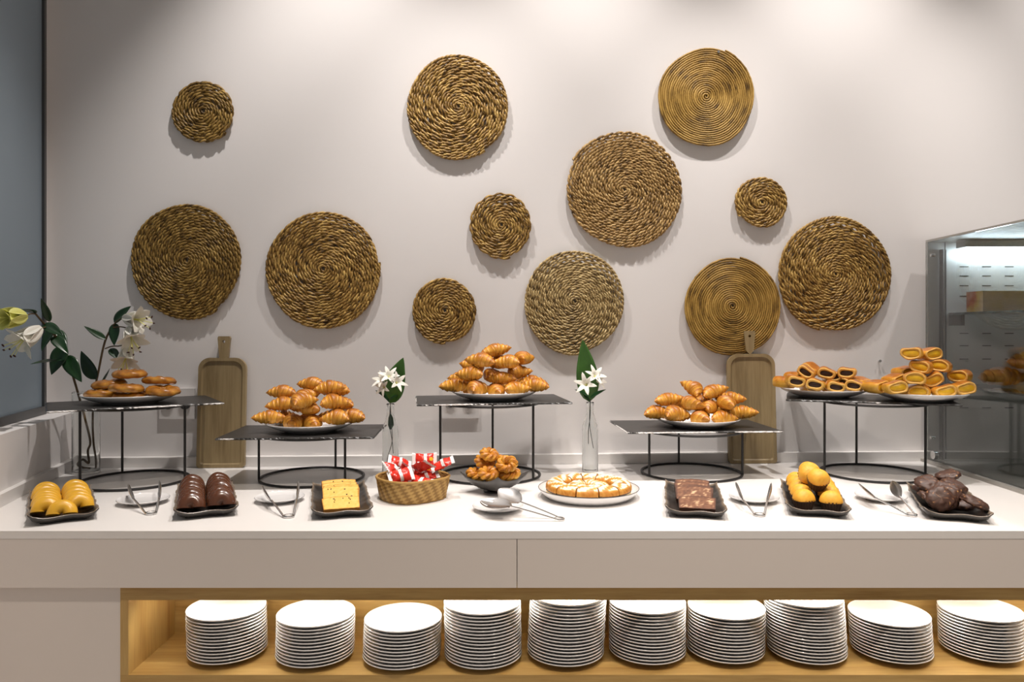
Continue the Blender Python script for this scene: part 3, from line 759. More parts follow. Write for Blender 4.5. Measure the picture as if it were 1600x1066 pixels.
# muffins
def muffin(seed):
    rng = random.Random(seed); e = empty('muffin', (0, 0, 0)); n = 40
    v = []; f = []
    for z, r in ((0, .0215), (.010, .0245), (.030, .0305)):
        for i in range(n): a = 2*PI*i/n; q = r+(.0011 if i % 2 else -.0011); v.append((q*math.cos(a), q*math.sin(a), z))
    for j in range(2):
        for i in range(n): f.append((j*n+i, j*n+(i+1) % n, (j+1)*n+(i+1) % n, (j+1)*n+i))
    f.append(tuple(range(n-1, -1, -1))); mk('paper_cup', v, f, 'paper_cup', e, smooth=False)
    v = []; t = []; f = []; m = 9; n = 28
    for j in range(m):
        w = j/(m-1)*PI/2
        for i in range(n):
            a = 2*PI*i/n; r = .0312*math.cos(w)**.8*(1+.04*math.sin(3*a+seed)); z = .027+.030*math.sin(w)**1.15
            v.append((r*math.cos(a), r*math.sin(a), z+rng.uniform(-.0004, .0004))); t.append(.75 if j == 0 else .2+.5*rng.random()*.6)
    for j in range(m-1):
        for i in range(n): f.append((j*n+i, j*n+(i+1) % n, (j+1)*n+(i+1) % n, (j+1)*n+i))
    mk('dome', v, f, 'muffin', e, t); return e
mp = [muffin(1), muffin(2)]
spots = [(-.036, -.130, .0120, 0, 0, 0), (.036, -.132, .0120, 0, 0, 0), (-.038, -.068, .0120, 0, 0, 1), (.038, -.066, .0120, 0, 0, 1), (-.038, -.004, .0120, 0, 0, 1), (.038, -.002, .0120, 0, 0, 1), (-.038, .060, .0120, 0, 0, 1), (.038, .062, .0120, 0, 0, 1), (-.037, .122, .0120, 0, 0, 1), (.037, .124, .0120, 0, 0, 1),
         (.004, -.080, .060, 24, 8, 2), (-.012, -.012, .070, 50, -6, 3), (-.010, .050, .072, 55, 4, 3)]
labs = ['golden muffin standing upright at the front of the muffin tray', 'golden muffin in the bottom layer of the muffin tray', 'golden muffin resting lowest on top of the others', 'golden muffin tipped over on top showing its paper cup']
for i, (x, y, z, rx, ry, l) in enumerate(spots):
    o = mp[i] if i < 2 else copy_tree(mp[i % 2]); in_tray(o, 'mu', x, y, z, rx, ry, random.uniform(0, 360) if rx == 0 else 0); tag(o, labs[l], 'muffin', 'golden muffins on the tray')
# cookies
def cookie_mesh(seed, R=.036, H=.027):
    rng = random.Random(seed); v = []; t = []; f = []; n, m = 40, 18; ph = [rng.uniform(0, 6) for _ in range(6)]
    for j in range(m):
        w = -PI/2+PI*j/(m-1)
        for i in range(n):
            a = 2*PI*i/n; q_ = Vector((math.cos(w)*math.cos(a), math.cos(w)*math.sin(a), math.sin(w))); lump = 1+.16*mnoise.noise(q_*1.6+Vector((ph[0], ph[1], 0)))+.13*mnoise.noise(q_*4.5+Vector((ph[2], ph[3], 1)))
            v.append((R*math.cos(w)**.6*math.cos(a)*lump if abs(w) < 1.57 else 0, R*math.cos(w)**.6*math.sin(a)*lump if abs(w) < 1.57 else 0, H/2*math.sin(w)*lump*(1.0 if w > 0 else .7)))
            t.append(1.0 if rng.random() < .07 else rng.uniform(0, .6))
    for j in range(m-1):
        for i in range(n): f.append((j*n+i, j*n+(i+1) % n, (j+1)*n+(i+1) % n, (j+1)*n+i))
    return mk('cookie', v, f, 'cookie', None, t)
ck = [cookie_mesh(3), cookie_mesh(8)]
spots = [(-.030, -.105, .046, 62, 10, 0), (-.002, -.098, .044, 66, -25, 0), (.040, -.108, .028, 18, -14, 0), (-.036, -.040, .030, 22, 10, 1), (.036, -.046, .030, 20, -6, 1), (-.036, .030, .030, 12, 8, 1), (.036, .026, .030, 14, -8, 1), (-.034, .098, .028, 6, 8, 1), (.036, .098, .028, 6, -8, 1),
         (.004, -.040, .064, 36, 4, 2), (-.034, .018, .058, 25, 10, 2), (.010, .030, .064, 24, -6, 2), (-.030, .075, .054, 10, 5, 2), (.012, .085, .066, 16, 0, 2)]
cks = []
labs = ['dark chocolate cookie at the front end of its tray', 'dark chocolate cookie in the bottom layer of its tray', 'dark chocolate cookie lying on top of the others']
for i, (x, y, z, rx, ry, l) in enumerate(spots):
    if i < 2: o = ck[i]
    else: o = ck[i % 2].copy(); COL.objects.link(o)
    in_tray(o, 'ck', x, y, z, rx, ry, random.uniform(0, 360) if rx < 30 else 0); tag(o, labs[l], 'cookie', 'dark chocolate cookies on the tray'); cks.append(o)
settle(cks, .018, .0160, (1, 0, 0), lambda p: CT+.027, 40)
# ------------------------------------------------------------------ saucers and tongs
sau0 = plate_mesh('saucer', .073, .016, .042, 48); SAU = []
for i, (px, py, lab) in enumerate([(224, 780, 'small white saucer between the yellow and the chocolate doughnuts'), (437, 777, 'small white saucer between the chocolate doughnuts and the yellow cake'), (778, 791, 'small white saucer under the large serving tongs before the dark bowl'),
                                   (1178, 777, 'small white saucer between the chocolate cake and the muffins'), (1376, 775, 'small white saucer between the muffins and the cookies')]):
    o = sau0 if i == 0 else sau0.copy()
    if i: COL.objects.link(o)
    p = at_z(px, py, CT+.012); o.location = (p.x, p.y, CT+.0003); SAU.append(p); tag(o, lab, 'saucer', 'saucers for tongs')
def spoon_mesh(g, base, tip, width, up, fork=False, cup=.006):
    """leaf-shaped head from base to tip; 'up' is its face normal"""
    b, tp = Vector(base), Vector(tip); d = (tp-b); L = d.length; d.normalize(); u = Vector(up); u = (u-d*u.dot(d)).normalized(); w = d.cross(u)
    n, m = 13, 7; th = .0012
    prof = [max(.12, math.sin(PI*min(1, (i/(n-1))*.92+.06))**.7) for i in range(n)]
    for lay in (0, 1):
        pass
    v = []; f = []
    for lay in (0, 1):
        for i in range(n):
            for j in range(m):
                q = -1+2*j/(m-1); p = b+d*L*i/(n-1)+w*(q*width/2*prof[i])+u*(cup*(q*q-1)*prof[i]-(th if lay else 0)); v.append(p)
    N = n*m
    for i in range(n-1):
        for j in range(m-1):
            if fork and i >= n-5 and j in (1, 4): continue
            a = i*m+j; f += [(a, a+1, a+m+1, a+m), (N+a, N+a+m, N+a+m+1, N+a+1)]
    for i in range(n-1):
        for a in (i*m, i*m+m-1): f.append((a, a+m, N+a+m, N+a))
    g.add(v, f)
def tongs(bow, heads, label, sm=True, width=.032):
    """bow: pixel of the spring end on the counter; heads: (base px, tip px, base height, tip height, up vector, fork)"""
    B = at_z(bow[0], bow[1], CT+.004)
    e = tag(empty('serving_tongs', (B.x, B.y, CT)), label, 'tongs', 'steel serving tongs')
    o0 = Vector((B.x, B.y, CT)); ends = []
    for hd in heads:
        pb, pt, zb, zt, up, fork = hd
        zb += .007; zt += .007; b = at_z(pb[0], pb[1], CT+zb)-o0; t = at_z(pt[0], pt[1], CT+zt)-o0 if not isinstance(pt, Vector) else pt
        ends.append((b, t))
        g = G(); spoon_mesh(g, b, t, width, up, fork); g.build('fork_head' if fork else 'spoon_head', 'steel', e, sharp=60)
    (b1, t1), (b2, t2) = ends
    back = ((b1+b2)/2); back.z = 0; back.normalize(); side = Vector((back.y, -back.x, 0))
    if (b2-b1).dot(side) < 0: b1, b2 = b2, b1
    r = .013
    base = Vector((0, 0, .004))+back*.013
    arc = [base+side*(-r*math.cos(a))-back*(r*math.sin(a)) for a in [PI*i/10 for i in range(11)]]
    path1 = bez([b1, b1*.5+arc[0]*.5+Vector((0, 0, .001)), arc[0]], 6); path2 = bez([arc[-1], b2*.5+arc[-1]*.5+Vector((0, 0, .001)), b2], 6)
    g = G(); g.tube(path1, .0030, 8, flat=.8); g.build('arm', 'steel', e)
    g = G(); g.tube(path2, .0030, 8, flat=.8); g.build('arm', 'steel', e)
    g = G(); g.tube(arc, .0030, 8, flat=1.0); g.build('spring_bow', 'steel', e)
    g = G(); g.ring(r*.92, .0014, .006, 24, 6, (base.x, base.y)); g.build('locking_ring', 'steel', e)
tongs((237, 803), [((208, 779), (202, 757), .024, .040, (.8, -.6, .1), False), ((249, 777), (248, 752), .024, .042, (-.8, -.6, .1), False)], 'steel tongs on the saucer between the two doughnut trays')
tongs((452, 808), [((424, 782), (410, 760), .024, .038, (.8, -.6, .1), False), ((463, 780), (465, 753), .024, .042, (-.8, -.6, .1), False)], 'steel tongs on the saucer between chocolate doughnuts and yellow cake')
tongs((1188, 806), [((1162, 782), (1150, 755), .022, .042, (.8, -.6, .1), False), ((1199, 782), (1204, 755), .022, .042, (-.8, -.6, .1), False)], 'steel tongs on the saucer beside the muffin tray')
tongs((881, 811), [((797, 791), (751, 782), .032, .034, (0, -.35, 1), True), ((812, 784), (780, 764), .036, .058, (.2, -.8, .8), False)], 'large steel serving tongs lying before the dark bowl', width=.058)
tongs((1430, 806), [((1368, 778), (1342, 755), .028, .042, (.5, -.5, .8), True), ((1406, 776), (1393, 752), .028, .046, (-.7, -.5, .6), False)], 'steel tongs with fork and spoon beside the cookie tray', width=.032)
# ------------------------------------------------------------------ basket with wrapped sweets
bc = Vector((-.318, 2.305, CT)); bk = tag(empty('woven_basket', bc, .1), 'round woven seagrass basket full of red wrapped sweets', 'basket')
def basket_r(a, z): return (.098+.012*z/.065)*(1+.030*math.cos(4*a+.6)+.012*math.cos(3*a))
n, m = 120, 15; v = []; t = []; f = []
for lay in (0, 1):
    for j in range(m):
        z = .001+.064*j/(m-1)
        for i in range(n):
            a = 2*PI*i/n; k = ((i+j*2) // 3+(j//2)) % 2; r = basket_r(a, z)+(.0012 if k else -.0012)-(.005 if lay else 0)
            v.append((r*math.cos(a), r*math.sin(a), z)); t.append(.80 if k else .35)
N = n*m
for lay in (0, 1):
    for j in range(m-1):
        for i in range(n): q = lay*N+j*n; f.append((q+i, q+(i+1) % n, q+n+(i+1) % n, q+n+i))
for i in range(n): f.append(((m-1)*n+i, (m-1)*n+(i+1) % n, N+(m-1)*n+(i+1) % n, N+(m-1)*n+i)); 
f.append(tuple(range(n))); f.append(tuple(N+i for i in range(n)))
mk('woven_wall', v, f, 'basket', bk, t)
g = G(); g.tube([((basket_r(2*PI*i/60, .065)-.002)*math.cos(2*PI*i/60), (basket_r(2*PI*i/60, .065)-.002)*math.sin(2*PI*i/60), .066) for i in range(61)], .0042, 8, t=.6); g.build('rim', 'basket', bk)
def packet(seed):
    rng = random.Random(seed); e = empty('wrapped_sweet', (0, 0, 0)); n, m = 13, 9; L, W = .056, .043
    def surf(sgn):
        v = []
        for i in range(n):
            for j in range(m):
                u = -1+2*i/(n-1); w = -1+2*j/(m-1); h = .011*max(0, (1-u**4))*max(0, (1-w*w))**.6
                v.append((L/2*u, W/2*w*(1-.10*(1-abs(u))), sgn*h+.0012*math.sin(9*u+5*w+seed)+.006*mnoise.noise(Vector((u*2.3, w*2.3, seed*3.1)))+sgn*.0003))
        return v
    v = surf(1)+surf(-1); f = []; N = n*m
    for i in range(n-1):
        for j in range(m-1): a = i*m+j; f += [(a, a+1, a+m+1, a+m), (N+a, N+a+m, N+a+m+1, N+a+1)]
    mk('wrapper', v, f, 'red_wrap', e)
    for s in (-1, 1):     # crimped ends
        v = []; f = []; k = 13
        for q in range(2):
            for i in range(2):
                for j in range(k):
                    w = -1+2*j/(k-1); v.append((s*(L/2-.001+i*.011), W/2*w*(1+.12*i), .0014*(1 if j % 2 else -1)*(1 if i else .4)+(.0003 if q else -.0003)))
        for j in range(k-1): f += [(j, j+1, k+j+1, k+j), (2*k+j, 3*k+j, 3*k+j+1, 2*k+j+1)]
        mk('crimped_end', v, f, 'white_wrap', e)
    # printed band over the pillow
    v = []; f = []
    for i in range(4):
        for j in range(m):
            u = -.18+.34*i/3+(.10 if seed % 2 else 0); w = -.98+1.96*j/(m-1); h = .011*(1-u**4)*max(0, (1-w*w))**.6
            v.append((L/2*u, W/2*w*(1-.10*(1-abs(u)))*1.01, h+.0016+.0012*math.sin(9*u+5*w+seed)+.006*mnoise.noise(Vector((u*2.3, w*2.3, seed*3.1)))))
    for i in range(3):
        for j in range(m-1): a = i*m+j; f.append((a, a+1, a+m+1, a+m))
    mk('printed_band', v, f, 'white_wrap', e)
    if seed == 3:
        g = G(); g.lathe([(0, .0), (.006, -.0004), (.006, -.001), (0, -.001)], 16); o = g.build('yellow_dot', 'yellow_print', e); o.location = (.020, 0, .0150)
    return e
pk = [packet(1), packet(2), packet(3)]
psp = [(-.055, -.035, .036, 8, -6, 30), (.055, -.035, .036, 6, 8, -30), (0, .05, .036, 6, 0, 10), (0, -.03, .046, 5, 0, 80), (-.04, .03, .05, 5, 8, 60), (.04, .03, .05, 5, -8, 110),
       (-.058, -.022, .068, 40, 20, 60), (-.022, -.050, .068, 55, -12, 20), (.028, -.056, .066, 48, 10, -15), (.060, -.012, .072, 35, -22, 12), (-.030, .020, .074, 45, 28, 110), (.020, .012, .078, 68, 0, 8), (.004, -.024, .080, 35, 20, 140), (-.048, .040, .080, 30, 20, 15), (.036, .045, .082, 65, 6, -5), (.085, .0, .082, 20, -25, 5)]
for i, (x, y, z, rx, ry, rz) in enumerate(psp):
    o = pk[i] if i < 3 else copy_tree(pk[i % 3])
    kx = .68 if z < .06 else .84; o.location = bc+Vector((x*kx, y*kx, z+.003)); o.rotation_euler = [math.radians(q) for q in (rx, ry, rz)]
    tag(o, 'red and white wrapped sweet lying deep in the woven basket' if z < .06 else 'red and white wrapped sweet heaped on top in the woven basket', 'sweet', 'wrapped sweets in the basket')
# ------------------------------------------------------------------ dark bowl with twists
wc = Vector((-.066, 2.385, CT)); bw = tag(empty('square_bowl', wc, math.radians(45+6)), 'charcoal square bowl with raised corners holding golden twists', 'bowl')
n = 21; v = []; f = []; S = .078
for lay in (0, 1):
    for j in range(n):
        for i in range(n):
            u, w = -1+2*i/(n-1), -1+2*j/(n-1); rr = max(abs(u), abs(w)); cor = abs(u*w)
            z = .006+.040*rr**1.8+.022*cor**2.5-(.004 if lay else 0); k = 1-.06*(1-cor)*rr**2
            v.append((S*u*k, S*w*k, z))
N = n*n
for j in range(n-1):
    for i in range(n-1): a = j*n+i; f += [(a, a+1, a+n+1, a+n), (N+a, N+a+n, N+a+n+1, N+a+1)]
b = [i for i in range(n)]+[j*n+n-1 for j in range(1, n)]+[(n-1)*n+i for i in range(n-2, -1, -1)]+[j*n for j in range(n-2, 0, -1)]
for k in range(len(b)): p, q = b[k], b[(k+1) % len(b)]; f.append((p, q, N+q, N+p))
mk('bowl_body', v, f, 'grey_bowl', bw, sharp=60)
g = G(); g.lathe([(0, .0003), (.036, .0003), (.038, .004), (0, .004)], 28); g.build('foot', 'grey_bowl', bw)
def twist_mesh(seed, R=.019, r=.0082):
    g = G(); pts = []; N = 54; t = []
    for q in (0, 1):
        pts = []
        for i in range(N+1):
            a = 2*PI*i/N; tw = 4*a+q*PI
            pts.append(((R+.0062*math.cos(tw))*math.cos(a)*1.15, (R+.0062*math.cos(tw))*math.sin(a)*.85, .0062*math.sin(tw)))
        tt_ = []
        for i in range(N+1): tt_ += [.04+.5*(.5+.5*math.sin(4*2*PI*i/N+q*PI))+.1*math.sin(k_) for k_ in range(8)]
        g.tube(pts, r, 8, False, t=tt_)
    return g.build('twisted_pastry', 'crust')
tw0 = twist_mesh(1)
for i, (x, y, z, rx, ry, rz) in enumerate([(-.050, -.012, .034, 20, 12, 0), (-.012, -.034, .032, 28, 0, 40), (.036, -.026, .034, 22, -10, 10), (-.026, .004, .058, 40, 10, 20), (.020, .014, .058, 24, 0, 95), (.034, -.014, .060, 62, -8, -8), (-.005, .026, .056, 15, 0, 0), (.0, -.036, .062, 35, 0, 30), (.004, .0, .080, 30, 0, 50)]):
    o = tw0 if i == 0 else tw0.copy()
    if i: COL.objects.link(o)
    o.location = wc+Vector((x*.80, y*.85, z+.014)); o.rotation_euler = [math.radians(q) for q in (rx, ry, rz)]
    tag(o, 'golden twisted pastry ring at the bottom of the dark bowl' if z < .05 else 'golden twisted pastry ring heaped on top in the dark bowl', 'pastry', 'twisted pastries in the bowl')
# ------------------------------------------------------------------ platter with sugared braid
pc = Vector(((919.5-VX)/F*2.312, 2.312, CT)); pt = tag(empty('round_platter', pc), 'large white platter with a dark rim line under the sugared pastry', 'plate')
g = G(); g.lathe(plate_profile(.155, .031, .005, .09, .85), 72); g.build('dish', 'porcelain', pt, sharp=60)
g = G(); g.ring(.1545, .0010, .0305, 72, 6); g.build('rim_line', 'grey_rim', pt)
def braid_piece(seed, r0, r1, da, H=.040):
    """curved wedge of a filled ring: crust on top, cream below"""
    rng = random.Random(seed); e = empty('pastry_slice', (0, 0, 0)); nu, nv = 13, 15; rm = (r0+r1)/2; v = []; t = []; f = []
    for i in range(nu):
        a = -da/2+da*i/(nu-1); end = 1-.10*abs(2*i/(nu-1)-1)**4
        for j in range(nv):
            b = PI*j/(nv-1); rr = rm+(r1-r0)/2*math.cos(b)*(1+.03*math.sin(7*a+seed)); z = .014+(H-.014)*math.sin(b)**.75*end*(1+.07*math.sin(11*a+3*b+seed))
            v.append((rr*math.sin(a), rr*math.cos(a)-rm, z)); sug = .5+.5*math.sin(13*a+5*b+seed*2.1)
            t.append(min(1, max(0, (.55+.25*rng.random() if math.sin(b) < .50 or sug < .26 else .02+.25*rng.random()))))
    for i in range(nu-1):
        for j in range(nv-1): a = i*nv+j; f.append((a, a+1, a+nv+1, a+nv))
    f += [tuple(range(nv)), tuple(range((nu-1)*nv, nu*nv))]
    mk('sugared_crust', v, f, 'braid', e, t, sharp=60)
    for nm, mat, z0, z1, sh in (('chocolate_layer', 'choc_fill', .0095, .0155, .97), ('cream_layer', 'cream_layer', 0, .0095, .93)):
        v = []; f = []
        for z in (z0, z1):
            for i in range(nu):
                a = (-da/2+da*i/(nu-1))*.98
                for rr in (rm-(r1-r0)/2*sh, rm+(r1-r0)/2*sh): v.append((rr*math.sin(a), rr*math.cos(a)-rm, z))
        q = 2*nu
        for i in range(nu-1):
            k = 2*i; f += [(k, k+1, k+3, k+2), (q+k, q+k+2, q+k+3, q+k+1), (k, k+2, q+k+2, q+k), (k+1, q+k+1, q+k+3, k+3)]
        f += [(0, q, q+1, 1), (q-2, q-1, 2*q-1, 2*q-2)]; mk(nm, v, f, mat, e, smooth=False)
    return e
no = 12
outer0 = [braid_piece(k, .074, .132, 2*PI/no*.93) for k in (1, 2, 3)]; inner0 = [braid_piece(k, .012, .066, 1.12, .036) for k in (5, 6)]
for i in range(no):
    o = outer0[i] if i < 3 else copy_tree(outer0[i % 3]); a = 2*PI*i/no+.12; rm = .103
    o.location = pc+Vector((rm*math.sin(a), rm*math.cos(a), .0098+(.004 if True else 0))); o.rotation_euler = (0, 0, -a)
    tag(o, 'sugar dusted cream pastry slice in the outer ring on the round platter', 'pastry', 'pastry slices in the outer ring')
for i in range(5):
    o = inner0[i] if i < 2 else copy_tree(inner0[i % 2]); a = 2*PI*i/5+.3; rm = .039
    o.location = pc+Vector((rm*math.sin(a), rm*math.cos(a), .0098)); o.rotation_euler = (0, 0, -a)
    tag(o, 'sugar dusted cream pastry slice in the middle of the round platter', 'pastry', 'pastry slices in the middle')
# ------------------------------------------------------------------ leaves, flowers
def leaf_part(name, parent, base, tip, width, normal, mat, droop=.15, fold=.25, wav=0):
    b, tp = Vector(base), Vector(tip); d = tp-b; L = d.length; d.normalize(); nrm = Vector(normal); nrm = (nrm-d*nrm.dot(d)).normalized(); w = d.cross(nrm)
    n, m = 15, 7; v = []; f = []
    for lay in (0, 1):
        for i in range(n):
            u = i/(n-1); wid = width/2*max(.02, math.sin(PI*u**.75)**.8)*(1-.25*u)
            if i == n-1: wid = width*.004
            for j in range(m):
                q = -1+2*j/(m-1)
                v.append(b+d*L*u+w*q*wid+nrm*(fold*abs(q)*wid-droop*L*u*u+wav*wid*math.sin(9*u)*abs(q)-(.0006 if lay else 0)))
    N = n*m
    for i in range(n-1):
        for j in range(m-1): a = i*m+j; f += [(a, a+1, a+m+1, a+m), (N+a, N+a+m, N+a+m+1, N+a+1)]
    for i in range(n-1):
        for a in (i*m, i*m+m-1): f.append((a, a+m, N+a+m, N+a))
    return mk(name, v, f, mat, parent)
def petal_part(parent, c, axis, ang, L, W, flare, mat, name='petal', curl=.6, tube=.45):
    """one petal of a trumpet flower along axis: narrow at the throat, opening and curling back"""
    ax = Vector(axis).normalized(); u = ax.orthogonal().normalized(); r = Matrix.Rotation(ang, 3, ax) @ u; tn = ax.cross(r)
    n, m = 13, 5; v = []; f = []
    for lay in (0, 1):
        for i in range(n):
            s = i/(n-1)
            open_ = .10+flare*max(0, s-tube*.6)**1.5*1.6
            along = s*L*(1-curl*.42*max(0, s-.55)**1.3*2); out = L*(.05+open_*s*.62)+L*.10*math.sin(PI*s)*.5
            wid = W/2*max(.10, math.sin(PI*(s*.88+.08))**.8)
            if i == n-1: wid = W*.02
            for j in range(m):
                q = -1+2*j/(m-1); v.append(Vector(c)+ax*along+r*(out-(.35*wid*q*q if s < .8 else 0)-(.0005 if lay else 0))+tn*q*wid)
    N = n*m
    for i in range(n-1):
        for j in range(m-1): a = i*m+j; f += [(a, a+1, a+m+1, a+m), (N+a, N+a+m, N+a+m+1, N+a+1)]
    for i in range(n-1):
        for a in (i*m, i*m+m-1): f.append((a, a+m, N+a+m, N+a))
    return mk(name, v, f, mat, parent)
def lily(parent, c, axis, L, mat='petal', flare=1.0):
    e = bpy.data.objects.new('flower_head', None); COL.objects.link(e); e.parent = parent
    for k in range(6): petal_part(e, c, axis, k*PI/3+(.1 if k % 2 else 0), L*(1 if k % 2 else .94), L*.58, flare, M[mat], 'petal')
    ax = Vector(axis).normalized(); u = ax.orthogonal().normalized()
    for k in range(5):
        d = Matrix.Rotation(k*2*PI/5+.4, 3, ax) @ u; tip = Vector(c)+ax*L*1.10+d*L*.22+Vector((0, 0, -.004))
        g = G(); g.tube(bez([Vector(c)+ax*L*.1, Vector(c)+ax*L*.65+d*L*.04, tip], 5), .0011, 6); g.build('stamen', 'petal_y', e)
        g = G(); g.tube([tip-d*.005, tip, tip+d*.005], [.0015, .0030, .0015], 7); g.build('anther', 'anther', e)
# lily vase
VYY = 2.70; vc = at_z(134, 737, CT); vc.y = VYY; vc.x = (134.5-VX)/F*VYY; vc.z = CT
def lily_pt(px, py, dy=0): return at_y(px, py, VYY+dy)-vc
vs_ = tag(empty('glass_vase', vc), 'tall clear glass cylinder vase with lily stems in the corner', 'vase')
g = G(); R = .0455; H = .292
g.lathe([(0, .0004), (R-.002, .0004), (R, .003), (R, H-.001), (R-.0012, H), (R-.0028, H-.001), (R-.0028, .012), (R-.006, .009), (0, .009)], 48); g.build('vessel', 'glass', vs_, sharp=50)
ls = tag(empty('lily_spray', vc), 'spray of white lilies bending toward the blue window', 'flower')
rs = tag(empty('lily_spray', vc), 'spray of white lilies bending over the glazed buns', 'flower')
P = lily_pt
stemA = [(.012, .004, .014), (-.020, .010, .016), (-.026, -.008, .030), (-.004, -.014, .050), (.010, .0, .034), (.004, .008, .016)]
pathA = bez([Vector(q) for q in stemA[:5]]+[Vector((.011, -.008, .080)), P(141, 690, -.016), P(133, 655, -.008), P(124, 622, -.01), P(113, 585, -.07), P(100, 548, -.15), P(84, 522, -.23), P(68, 505, -.29), P(56, 491, -.33)], 6)
g = G(); g.tube(pathA, [.0040]*(len(pathA)-8)+[.0030]*8, 8); g.build('stem', 'stem', ls)
pathB = bez([Vector((.026, .018, .013)), Vector((.025, .018, .05)), P(146, 690, .018), P(145, 650, .012), P(148, 610, .0), P(154, 580, .0), P(161, 545, .0), P(168, 524, -.0), P(180, 505, -.01), P(190, 498, -.02)], 6)
g = G(); g.tube(pathB, [.0038]*(len(pathB)-8)+[.0028]*8, 8); g.build('stem', 'stem', rs)
for (b_, t_, w, nr, dr) in [((56, 490), (16, 481), .046, (0, -.9, .5), .05), ((78, 503), (64, 466), .030, (.5, -1, .2), .0), ((67, 507), (97, 522), .046, (.1, -.8, .7), .1), ((84, 525), (105, 550), .05, (.8, -1, .2), .1), ((84, 512), (62, 547), .046, (-.2, -1, .4), .1), ((102, 540), (78, 585), .066, (.2, -1, .4), .1), ((102, 562), (48, 566), .034, (0, -.8, .7), .05), ((103, 556), (126, 596), .060, (.1, -1, .5), .08), ((90, 515), (104, 548), .04, (.6, -.9, .2), .0)]:
    leaf_part('leaf', ls, P(b_[0], b_[1], -.33+(b_[0]-56)*.0041), P(t_[0], t_[1], (-.36 if t_[0] > 50 else -.46)+(b_[0]-56)*.0041), w*.92, nr, 'leaf', dr)
for (b_, t_, w, nr, dr) in [((178, 504), (203, 478), .044, (-.2, -1, .4), .05), ((180, 505), (178, 540), .044, (0, -1, .1), .02), ((165, 530), (131, 511), .028, (0, -.8, .6), -.1), ((150, 593), (125, 549), .062, (-.3, -1, .3), .05), ((172, 545), (187, 562), .034, (.5, -.8, .3), .05), ((158, 599), (178, 578), .024, (-.5, -.8, .5), -.2)]:
    leaf_part('leaf', rs, P(b_[0], b_[1], -.005), P(t_[0], t_[1], -.025), w, nr, 'leaf', dr)
def twig(par, a, b): g = G(); g.tube(bez([a, (a+b)/2+Vector((0, 0, .004)), b], 4), .0022, 6); g.build('twig', 'stem', par)
twig(ls, P(78, 514, -.25), P(64, 513, -.34)); lily(ls, P(64, 512, -.34), (-.40, -.62, -.55), .105, flare=.75)
twig(ls, P(56, 491, -.33), P(40, 494, -.43)); lily(ls, P(40, 494, -.43), (-.22, -.95, -.12), .110, 'petal_y', .30)
twig(rs, P(180, 505, -.01), P(194, 497, -.02)); lily(rs, P(193, 497, -.02), (1, -.25, -.12), .100, 'petal', .7)
twig(rs, P(177, 512, -.01), P(200, 513, -.02)); lily(rs, P(201, 512, -.02), (.42, -.45, -.7), .095, 'petal', .8)
twig(rs, P(164, 545, -.01), P(186, 541, -.02)); lily(rs, P(200, 543, -.03), (.10, -.5, -.75), .090, 'petal', .8); twig(rs, P(184, 541, -.02), P(200, 543, -.03))
# bottles
def bottle(px, py, Y, mirror, lab_b, lab_f):
    c = Vector(((px-VX)/F*Y, Y, CT)); e = tag(empty('glass_bottle', c), lab_b, 'bottle', 'clear glass bottles')
    R = .029; H = .252
    g = G(); g.lathe([(0, .0004), (R-.003, .0004), (R, .004), (R, .150), (R*.93, .168), (R*.66, .192), (R*.46, .212), (R*.43, .240), (R*.50, .243), (R*.50, H-.002), (R*.44, H), (R*.36, H-.002), (R*.36, .212), (R*.58, .190), (R*.86, .166), (R-.0028, .148), (R-.0028, .010), (R-.008, .006), (0, .006)], 40); g.build('vessel', 'glass', e, sharp=50)
    fl = tag(empty('flower_stem', c), lab_f, 'flower', 'flower stems in the bottles')
    return c, fl
def sprig(c, fl, fx, stems, leafspec, flowers, small):
    for s in stems: g = G(); g.tube(bez([Vector(q) for q in s], 6), .0013, 6); g.build('stem', 'stem_dark', fl)
    (b, t, w, nr) = leafspec; leaf_part('large_leaf', fl, at_y(*b)-c, at_y(*t)-c, w, nr, 'leaf_mid', .03, .22)
    for (b, t, w) in small: leaf_part('small_leaf', fl, at_y(*b)-c, at_y(*t)-c, w, (0, -.6, .8), 'leaf', .1)
    for (px, py, Y, ax, L) in flowers:
        h = bpy.data.objects.new('blossom', None); COL.objects.link(h); h.parent = fl
        cc = at_y(px, py, Y)-c
        for k in range(6): petal_part(h, cc, ax, k*PI/3, L, L*.55, 1.3, M['petal'], 'petal', .8, .2)
        g = G(); g.tube([cc, cc+Vector(ax).normalized()*L*.45], [.003, .0018], 7); g.build('flower_centre', 'petal_y', h)
c, fl = bottle(610, 742, 2.68, False, 'clear glass bottle behind the woven basket', 'white blossoms and one broad leaf in the bottle behind the basket')
sprig(c, fl, 1, [[(-.012, 0, .012), (-.010, 0, .06), (.006, .002, .12), (.002, 0, .19), (0, 0, .26)], [(.010, 0, .075), (.006, 0, .12), (-.003, 0, .18), (.001, 0, .262)]],
      ((609, 630, 2.68), (629, 559, 2.66), .100, (-.35, -1, .15)),
      [(600, 598, 2.655, (-.5, -.7, .6), .034), (608, 592, 2.65, (.1, -.8, .7), .034), (617, 600, 2.64, (.6, -.7, .4), .034), (603, 605, 2.645, (-.5, -.9, .0), .030)],
      [((606, 622, 2.67), (588, 609, 2.65), .022), ((607, 626, 2.67), (620, 616, 2.64), .020), ((608, 628, 2.67), (600, 616, 2.65), .016)])
g = G(); g.tube([(0, 0, .16), (.002, -.003, .175), (.001, 0, .200), (0, 0, .214)], [.004, .011, .009, .003], 8); g.build('leaf_bundle', 'leaf', fl)
c, fl = bottle(922, 737, 2.735, True, 'clear glass bottle behind the round platter', 'white blossoms and one tall narrow leaf in the bottle behind the platter')
